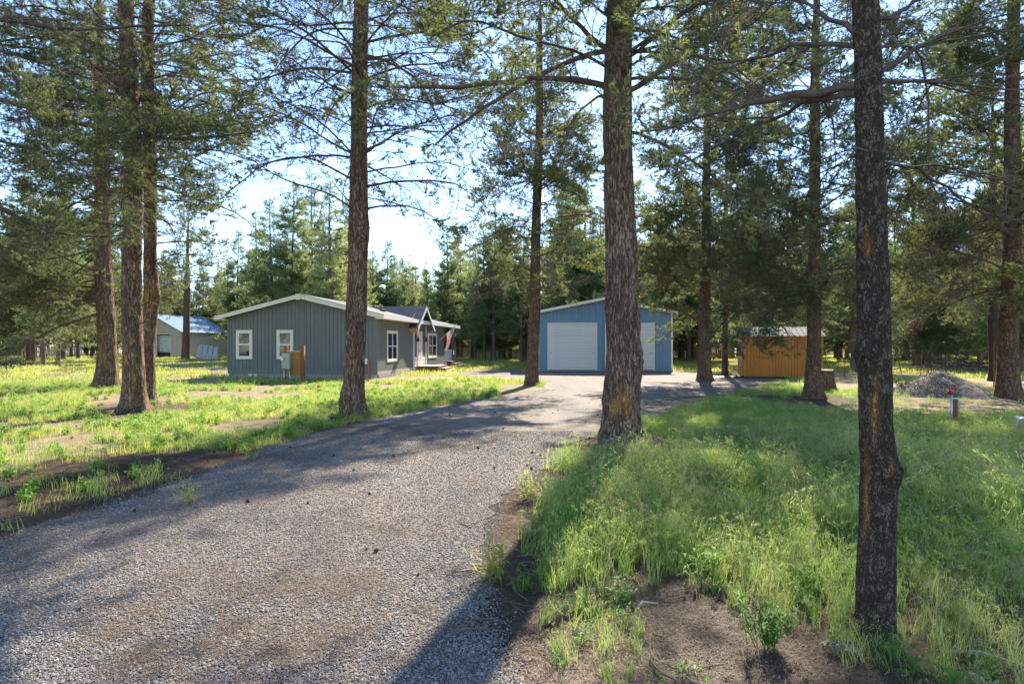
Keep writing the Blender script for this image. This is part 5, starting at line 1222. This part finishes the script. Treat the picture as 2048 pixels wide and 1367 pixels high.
# T posts
M['rust'] = simple('rust', (.16, .05, .035), .8, .2, .3, 10)
M['post_green'] = simple('post_green', (.10, .2, .2), .6, .3)
for (px, d, h, mt, lb) in ((1842, 30, 1.35, 'rust', 'thin rusty stake behind the top of the gravel heap'), (1893, 27, 1.2, 'black', 'dark stake behind the right slope of the gravel heap'), (1988, 24.5, 1.75, 'rust', 'tall rusty stake just left of the reddish pine at the right edge'),
                       (3, 44, 1.9, 'post_green', 'green metal fence stake at the extreme left edge of the lawn'), (159, 46, .7, 'post_green', 'short stake in the far left lawn beside the leaning pine'), (1690, 33, 1.3, 'rust', 'stake seen close left of the dark slim pine')):
    x = (px - 1024) / F * d; t = thing('metal_stake', lb, 'stake', (x, d, 0), .3)
    m_ = MB(); m_.box(-.02, .02, -.006, .006, -.1, h); m_.box(-.005, .005, .0061, .03, -.1, h - .001); m_.build('bar', M[mt], t); m_ = MB(); m_.box(-.026, .026, -.012, -.0061, h - .12, h - .02); m_.build('tip', M['white'] if mt == 'post_green' else M[mt], t)
# brush piles and logs
def brush(name, label, x, y, r, h, n_, seed):
    rg = np.random.default_rng(seed); S = np.stack([rg.normal(0, r * .5, n_), rg.normal(0, r * .4, n_), rg.uniform(0, h, n_) * rg.random(n_)], 1); D = rand_dirs(rg, n_); D[:, 2] = np.abs(D[:, 2]) * .35
    P = curl(rg, S, D, rg.uniform(.4, 1.2, n_) * r, 6, .8, -.2); P[:, :, 2] = np.maximum(P[:, :, 2], .02); V_, Q_ = tubes(P, rg.uniform(.008, .035, (n_, 1)) * np.linspace(1, .4, 6)[None], 4)
    o_ = ob(name, np_mesh(name, V_, Q_), M['twig']); o_.location = (x, y, 0); tag(o_, label, 'brush pile', kind='stuff')
brush('brush_pile', 'tangle of dead branches on the far left lawn near the lone pine', -40.5, 51, 1.3, .9, 90, 1)
brush('brush_pile', 'brown heap of dead branches in the shady wood behind the gravel heap', 30.5, 42, 2.2, .9, 160, 2)
brush('brush_pile', 'scattered dead branches in the shady wood left of the reddish pine', 25.5, 37, 2.2, .5, 100, 3)
x, y = -31.5, 45
lg = thing('fallen_log', 'short pale log lying in the left lawn beyond the leaning pine', 'log', (x, y, .12), .3); m_ = MB(); m_.tube([(-.6, 0, 0), (0, .03, 0), (.7, 0, .02)], .14, 10); m_.build('log_body', M['bark_far'], lg)
for k, (x, y, rz_, L_, lb) in enumerate(((2.35, 3.35, -.5, .34, 'pale stick lying right of the foot of the dark slim pine'), (2.25, 3.12, -1.2, .14, 'short white twig at the bottom edge right of the dark slim pine'), (.78, 3.9, .5, .16, 'small grey stick on bare litter left of the leafy weed'))):
    o_ = MB().tube([(0, 0, .012), (L_ * .4, .02, .03), (L_, -.01, .012)], [.009, .008, .004], 6).build('stick', M['grey_wood'], None, smooth=True); o_.location = (x, y, 0); o_.rotation_euler = (0, 0, rz_); tag(o_, lb, 'stick')

# ------------------------------------------------------------------ ground cover
def clump(rng, n, r, h, w, lean=.5, mat_='grass', seg=3, head=0, heads_mat='brome'):
    V, Q, T = [], [], []; o = 0
    a = rng.uniform(0, 6.28, n); rad = r * np.sqrt(rng.random(n)); bx = np.cos(a) * rad; by = np.sin(a) * rad
    la = rng.uniform(0, 6.28, n); le = rng.uniform(.1, 1, n) * lean; hh = h * rng.uniform(.5, 1.1, n); ww = w * rng.uniform(.7, 1.2, n)
    for i in range(n):
        dx, dy = math.cos(la[i]), math.sin(la[i]); fa = rng.uniform(0, 3.14); sx_, sy_ = math.cos(fa), math.sin(fa)
        for k in range(seg + 1):
            t = k / seg; q = le[i] * t * t; z = hh[i] * t * (1 - .35 * q); x = bx[i] + dx * q * hh[i] * .8; y = by[i] + dy * q * hh[i] * .8
            wk = ww[i] / 2 * (1 - t ** 1.5)
            if k < seg: V += [(x - sx_ * wk, y - sy_ * wk, z), (x + sx_ * wk, y + sy_ * wk, z)]
            else: V += [(x, y, z)]
        for k in range(seg - 1): Q.append((o + 2 * k, o + 2 * k + 1, o + 2 * k + 3, o + 2 * k + 2))
        T.append((o + 2 * seg - 2, o + 2 * seg - 1, o + 2 * seg)); o += 2 * seg + 1
    parts = [(np.array(V), np.array(Q).reshape(-1, 4) if Q else None, np.array(T), 0)]
    if head:
        ids = rng.choice(n, min(n, head), replace=False); tips = np.array([V[int(i) * (2 * seg + 1) + 2 * seg] for i in ids]); D = np.stack([np.cos(la[ids]), np.sin(la[ids]), np.full(len(ids), -.3)], 1); D /= np.linalg.norm(D, axis=1, keepdims=True)
        b = []
        for p, d_ in zip(tips, D):
            m2 = 11; s = p - d_ * rng.uniform(0, .09, (m2, 1)) + rng.normal(0, .012, (m2, 3)); s[:, 2] += rng.uniform(-.0, .02, m2)
            e = s + d_ * .022 + rng.normal(0, .006, (m2, 3)) + np.array([0, 0, -.018]); sd_ = rng.normal(0, .0022, (m2, 3)); b.append(np.stack([s - sd_, s + sd_, e], 1).reshape(-1, 3))
        b = np.concatenate(b); parts.append((b, None, np.arange(len(b)).reshape(-1, 3), 1))
    return hidden(merge(parts), [M[mat_], M[heads_mat]])
def weed_leafy(rng, n=14, h=.3, mat_='weed', lw=.022, ll=.09, per=8):
    V, Q, T = [], [], []
    st = curl(rng, np.stack([rng.normal(0, .04, n), rng.normal(0, .04, n), np.zeros(n)], 1), np.stack([rng.normal(0, .4, n), rng.normal(0, .4, n), np.ones(n)], 1), h * rng.uniform(.5, 1.1, n), 5, .4, .2)
    Vs, Qs = tubes(st, np.tile(np.linspace(.003, .0015, 5), (n, 1)), 3)
    i = np.repeat(np.arange(n), per); t = rng.uniform(.15, 1, len(i)); S, D = lerp_path(st, i, t)
    d = rand_dirs(rng, len(i)); d[:, 2] = np.abs(d[:, 2]) * .7; d /= np.linalg.norm(d, axis=1, keepdims=True); sd_ = np.cross(d, [0, 0, 1.]); sd_ /= np.linalg.norm(sd_, axis=1, keepdims=True) + 1e-6
    l = ll * rng.uniform(.5, 1.2, (len(i), 1)); ww = lw * rng.uniform(.6, 1.2, (len(i), 1)); md = S + d * l * .5 + np.array([0, 0, .01]); tp = S + d * l - np.array([0, 0, .012])
    Vl = np.stack([S, md - sd_ * ww / 2, tp, md + sd_ * ww / 2], 1).reshape(-1, 3); Ql = np.arange(len(Vl)).reshape(-1, 4)
    return hidden(merge([(Vs, Qs, None, 0), (Vl, Ql, None, 0)]), [M[mat_]])
rg = np.random.default_rng(91)
proto_collection('near', [clump(rg, 18, .08, .46, .008, .8, 'brome', 4, 4), clump(rg, 20, .08, .38, .011, .7, 'grass_lush', 4), clump(rg, 18, .08, .40, .010, .9, 'grass_lush', 4, 4), clump(rg, 20, .09, .32, .010, .9, 'grass_lush', 3, 2), weed_leafy(rg, 12, .3), clump(rg, 12, .07, .52, .005, 1.1, 'grass_dry', 4, 12, 'grass_dry')])
proto_collection('mid', [clump(rg, 34, .2, .22, .009, .6, 'grass', 3), clump(rg, 34, .2, .20, .010, .7, 'grass', 2), clump(rg, 28, .2, .26, .008, .7, 'brome', 3, 8), weed_leafy(rg, 16, .2, 'weed', .03, .08, 6), clump(rg, 26, .2, .16, .008, .9, 'grass_dry', 2, 4), clump(rg, 30, .2, .2, .008, .9, 'brome', 2, 6)])
proto_collection('lush', [clump(rg, 46, .2, .30, .010, .5, 'grass_lush', 3), clump(rg, 46, .2, .26, .010, .6, 'grass_lush', 2), clump(rg, 30, .2, .32, .008, .7, 'brome', 3, 6)])
proto_collection('far', [clump(rg, 60, .7, .22, .028, .5, 'grass', 2), clump(rg, 60, .7, .18, .03, .6, 'grass', 2), clump(rg, 60, .7, .22, .026, .6, 'brome', 2), clump(rg, 50, .7, .16, .026, .7, 'grass_dry', 2)])
def sample(n, xr, yr, dens_fn, seed, xyf=None):
    rg = np.random.default_rng(seed); x = rg.uniform(*xr, n); y = np.sqrt(rg.uniform(yr[0] ** 2, yr[1] ** 2, n)) if xyf is None else rg.uniform(*yr, n)
    if xyf == 'wedge': 
        y = np.sqrt(rg.uniform(yr[0] ** 2, yr[1] ** 2, n)); x = rg.uniform(-.86, .88, n) * y
        x = x[(x > xr[0]) & (x < xr[1])] if False else x
        ok = (x > xr[0]) & (x < xr[1]); x, y = x[ok], y[ok]
    s = sdrive(x, y); p = dens_fn(x, y, s); k = rg.random(len(x)) < p
    inside = ((x > -16.5) & (x < -4) & (y > 31) & (y < 50) & (x * .9927 > -16.5)) & in_poly(x, y, np.array([hloc(0, 0)[:2], hloc(HW, 0)[:2], hloc(HW, HL)[:2], hloc(0, HL)[:2]]))
    k &= ~inside & ~((x > 1.5) & (x < 10.3) & (y > 39.7) & (y < 52)) & ~(np.hypot(x - 13.95, y - 20.4) < 1.45)
    k &= ~in_poly(x, y, np.array([(11.6, 31.2), (15.1, 30.4), (15.7, 32.8), (12.1, 33.6)]))
    return x[k], y[k], s[k]
def lay(name, key, x, y, s, lo, hi, seed, label, cat, idx=None, tilt=.12, z=0.0):
    rg = np.random.default_rng(seed); P = np.stack([x, y, gh(x, y, s) - .01 + z], 1)
    rot = np.stack([rg.normal(0, tilt, len(x)), rg.normal(0, tilt, len(x)), rg.uniform(0, 6.28, len(x))], 1)
    o_ = scatter(name, key, P, rot, rg.uniform(lo, hi, len(x)), None, 'stuff', seed, idx); tag(o_, label, cat); return o_
CNT = {}
x, y, s = sample(26000, (-1, 12), (2.6, 13.5), lambda x, y, s: grass_dens(x, y, s) * (x > -1.2) * np.clip((y - 2.5) * 3, 0, 1), 1, 'wedge'); CNT['near'] = len(x)
n_ = fbm(x * .8, y * .8, 0, 71, 3); rg = np.random.default_rng(4); u = rg.random(len(x))
idx = np.where(n_ < .42, np.where(u < .7, 1, 3), np.where(n_ < .56, np.where(u < .45, 0, np.where(u < .8, 3, 2)), np.where(u < .6, 0, 2))); idx = np.where(rg.random(len(x)) < .05 + .3 * np.clip((fbm(x * 1.7, y * 1.7, 0, 79, 2) - .58) * 6, 0, 1), 4, idx); idx = np.where(rg.random(len(x)) < np.where((x > 1.4) & (y < 4.2), .22, .07), 5, idx)
sc_f = np.interp(y, [3, 3.6, 5.5, 8, 10, 13.5], [.5, .5, .95, .95, .6, .42]) * (.55 + .9 * fbm(x * 1.1, y * 1.1, 0, 73, 3))
o_ = lay('tall_grass', 'near', x, y, s, .75, 1.15, 2, 'tall feathery grass thicket filling the right foreground behind the slim pine', 'grass', idx)
a_ = np.empty(len(x), np.float32); o_.data.attributes['scl'].data.foreach_get('value', a_); o_.data.attributes['scl'].data.foreach_set('value', (a_ * sc_f).astype(np.float32))
x, y, s = sample(26000, (1, 30), (11, 27), lambda x, y, s: grass_dens(x, y, s) * (x > 1), 5, 'wedge'); CNT['lush'] = len(x)
lay('green_grass', 'lush', x, y, s, .35, .75, 6, 'bright green grass under the right-hand pines', 'grass')
x, y, s = sample(52000, (-30, -.5), (5.5, 30), lambda x, y, s: grass_dens(x, y, s) * (x < -.5), 7, 'wedge'); CNT['left'] = len(x)
lay('lawn_grass', 'mid', x, y, s, .45, 1.0, 8, 'patchy sunlit weeds and grass of the left lawn', 'grass')
x, y, s = sample(30000, (-70, 80), (26, 95), lambda x, y, s: grass_dens(x, y, s), 9, 'wedge'); CNT['far'] = len(x)
lay('far_grass', 'far', x, y, s, .7, 1.3, 10, 'distant meadow grass round the house and under the far pines', 'grass')
# tufts along the drive's edges
x, y, s = sample(9000, (-6, 3), (3, 22), lambda x, y, s: ((s > .02) & (s < .7) & (x < 0)) * np.clip((fbm(x * 1.2, y * 1.2, 0, 88, 3) - .53) * 6, 0, 1) * .8, 12, None)
lay('verge_tufts', 'mid', x, y, s, .5, 1.1, 13, 'scattered weed tufts along the left edge of the gravel', 'weeds', tilt=.2)

# loose gravel stones, needle litter, cones
def stone(rng, mt):
    import bmesh
    bm = bmesh.new(); bmesh.ops.create_icosphere(bm, subdivisions=1, radius=.5)
    k = rng.uniform(.6, 1.2, 3)
    for v in bm.verts: v.co = Vector((v.co.x * k[0], v.co.y * k[1], v.co.z * k[2] * .65)) * rng.uniform(.8, 1.15)
    me_ = bpy.data.meshes.new('stone'); bm.to_mesh(me_); bm.free(); return hidden(me_, [M[mt]])
def rnd_mat(name, stops, rough=.85):
    m, n, out = mat(name); oi = nd(n, 'ShaderNodeObjectInfo'); c = ramp(n, oi.outputs['Random'], stops).outputs[0]
    pbr(n, out, mixc(n, .25, c, ramp(n, noi(n, mapping(n), 3, 4), [(.3, (.1, .1, .1)), (.7, (.5, .48, .46))]).outputs[0]), rough, .25); return m
M['stone'] = rnd_mat('stone', [(0, (.07, .06, .052)), (.35, (.17, .148, .13)), (.75, (.27, .237, .208)), (1, (.42, .37, .325))])
rg = np.random.default_rng(8); proto_collection('stone', [stone(rg, 'stone') for _ in range(8)])
def litter_clump(rng, n, r, L):
    a = rng.uniform(0, 6.28, n); b = np.stack([rng.normal(0, r * .6, n), rng.normal(0, r * .6, n), rng.uniform(.0, .014, n)], 1); d = np.stack([np.cos(a), np.sin(a), rng.normal(0, .12, n)], 1); sd_ = np.stack([-np.sin(a), np.cos(a), 0 * a], 1) * .0013
    e = b + d * L * rng.uniform(.6, 1.1, (n, 1)); V_ = np.stack([b - sd_, b + sd_, e], 1).reshape(-1, 3); return hidden(np_mesh('proto', V_, None, np.arange(len(V_)).reshape(-1, 3)), [M['litter']])
proto_collection('litter', [litter_clump(rg, 60, .14, .07) for _ in range(4)])
def pinecone(rng):
    V_, T_ = [], []; o = 0
    for k in range(7):
        z = -.022 + k * .0075; r = .021 * math.sin(math.pi * (k + 1.2) / 8.6)
        for j in range(7):
            a = j * .898 + k * .45; c_, s_ = math.cos(a), math.sin(a); V_ += [(r * .4 * c_ - s_ * .005, r * .4 * s_ + c_ * .005, z), (r * .4 * c_ + s_ * .005, r * .4 * s_ - c_ * .005, z), (r * 1.25 * c_, r * 1.25 * s_, z + .006)]; T_.append((o, o + 1, o + 2)); o += 3
    V_ = np.array(V_)[:, [2, 1, 0]]; V_[:, 2] += .02; Vc_, Tc_ = cone_geo(rng, [np.array([0, 0, .02])], .016); 
    return hidden(merge([(V_, None, np.array(T_), 0), (Vc_, None, Tc_, 0)]), [M['cone']])
proto_collection('pinecone', [pinecone(rg) for _ in range(3)])
def twig_litter(rng):
    S_ = np.stack([rng.normal(0, .12, 5), rng.normal(0, .12, 5), np.full(5, .012)], 1); P_ = curl(rng, S_, rand_dirs(rng, 5) * [1, 1, .08], rng.uniform(.05, .25, 5), 5, .5); P_[:, :, 2] = np.clip(P_[:, :, 2], .004, .03)
    V_, Q_ = tubes(P_, rng.uniform(.002, .006, (5, 1)) * np.linspace(1, .6, 5)[None], 4); return hidden(merge([(V_, Q_, None, 0)]), [M['twig']])
proto_collection('twigbits', [twig_litter(rg) for _ in range(4)])
rg = np.random.default_rng(21)
N_ = 260000; yy = 2.45 + 9.5 * rg.random(N_) ** 1.9; xx = rg.uniform(-.86, .1, N_) * yy; xx = np.where(rg.random(N_) < .15, rg.uniform(-.1, .35, N_) * yy, xx)
s = sdrive(xx, yy); k = ((s + rg.normal(0, .07, N_)) < .02) & (rg.random(N_) < .35 + 1.1 * fbm(xx * 1.6, yy * .25, 0, 97, 3)); xx, yy, s = xx[k], yy[k], s[k]
P = np.stack([xx, yy, np.full(len(xx), .016)], 1); rot = rg.uniform(-.5, .5, (len(xx), 3)); rot[:, 2] *= 6.28
so_ = scatter('loose_gravel', 'stone', P, rot, np.clip(rg.lognormal(math.log(.0102), .38, len(xx)), .005, .026) * np.clip(1.0 + (yy - 6) * .06, 1, 1.5), None, 'stuff', 3); tag(so_, 'loose grey stones strewn over the near part of the drive', 'gravel'); CNT['stone'] = len(xx)
# stones on the heap
N_ = 5000; a_ = rg.uniform(0, 6.28, N_); r_ = np.sqrt(rg.random(N_)) * 1.1; z_ = .83 * np.clip(1 - r_, 0, 1) ** .86 - np.where(r_ < .22, (.22 - r_) ** 2 * 1.1, 0)
P = np.stack([r_ * 1.48 * np.cos(a_), r_ * 1.48 * np.sin(a_), z_ + .02], 1)
hs_ = scatter('heap_stones', 'stone', P, rg.uniform(-3, 3, (N_, 3)), rg.uniform(.02, .05, N_), gpile, 'stuff', 4)
# litter on bare soil in the foreground
def in_lit(x, y, s): return np.clip(.9 - grass_dens(x, y, s) * .7, 0, 1) * (s > -.02)
x, y, s = sample(22000, (-9, 5), (2.4, 10.5), lambda x, y, s: in_lit(x, y, s) * ((y < 8) | (s < 2.5)), 14, 'wedge'); CNT['litter'] = len(x)
lay('needle_litter', 'litter', x, y, s, .7, 1.25, 15, 'brown fallen pine needles covering the bare soil', 'litter', z=.012, tilt=.02)
x, y, s = sample(1500, (-9, 5), (2.4, 10.5), lambda x, y, s: in_lit(x, y, s) * .7 * ((y < 8) | (s < 2.5)), 24, 'wedge')
lay('fallen_twigs', 'twigbits', x, y, s, .7, 1.4, 25, 'small broken twigs lying on the bare litter', 'twigs', z=.015, tilt=.03)
x, y, s = sample(10000, (-6, 2), (2.4, 13), lambda x, y, s: (s < 0) * np.clip((fbm(x * .9, y * .9, 0, 95, 3) - .45) * 5, .05, 1), 16, 'wedge')
lay('strewn_needles', 'litter', x, y, s, .5, 1.1, 17, 'thin scatter of fallen needles across the gravel drive', 'litter', z=.03, tilt=.02)
x, y, s = sample(900, (-9, 6), (2.6, 18), lambda x, y, s: np.where(s < 0, .16, .5) + .6 * (np.hypot(x - .9, y - 9.3) < 1.6), 18, 'wedge')
lay('fallen_cones', 'pinecone', x, y, s, .5, 1.05, 19, 'dark fallen pine cones dotted over drive and litter', 'pine cones', z=.02, tilt=.5)
# individual leafy plants in the foreground
def plant(px, py, h, n, lb, mt='weed', lw=.02, ll=.08, per=10, seed=1, name='leafy_weed', cat='plant'):
    rg = np.random.default_rng(seed); x, y = gp(px, py); p = weed_leafy(rg, n, h, mt, lw, ll, per); me_ = p.data; bpy.data.objects.remove(p)
    t = ob(name, me_); t.location = (x, y, 0); tag(t, lb, cat); return t
plant(1535, 1290, .30, 26, 'bushy bright green weed on brown litter left of the slim dark pine foot', lw=.014, ll=.07, per=16, seed=1)
plant(1412, 1160, .24, 12, 'upright leafy green weed at the front edge of the grass thicket', lw=.022, ll=.1, per=9, seed=2)
plant(1905, 1395, .13, 8, 'small broad-leaved weed at the bottom right of the picture', lw=.03, ll=.08, per=6, seed=3)
plant(985, 1165, .3, 14, 'lime green leafy weed on the right edge of the drive', 'grass', .02, .09, 10, seed=4)
plant(1060, 1000, .34, 14, 'yellow-green weed beside the drive in front of the thick pine', 'grass', .018, .08, 12, seed=5)
plant(370, 1010, .3, 12, 'grassy weed tuft at the left edge of the gravel', 'grass', .012, .1, 10, seed=6)
plant(505, 920, .32, 12, 'leafy weed at the left gravel edge, right of the grassy tuft', 'grass', .016, .08, 12, seed=7)
plant(1697, 1305, .035, 9, 'small silvery-grey rosette on litter just left of the slim dark pine', 'sage', .02, .05, 8, seed=8, name='grey_rosette')
plant(1380, 1350, .06, 6, 'tiny green seedling on bare litter near the bottom edge', 'weed', .014, .06, 5, seed=9, name='seedling')
plant(1600, 1180, .2, 10, 'low leafy weed between the bushy weed and the grass thicket', lw=.02, ll=.09, per=9, seed=10)
print('COUNTS', CNT, 'bg', nbg, 'placed', len(placed))
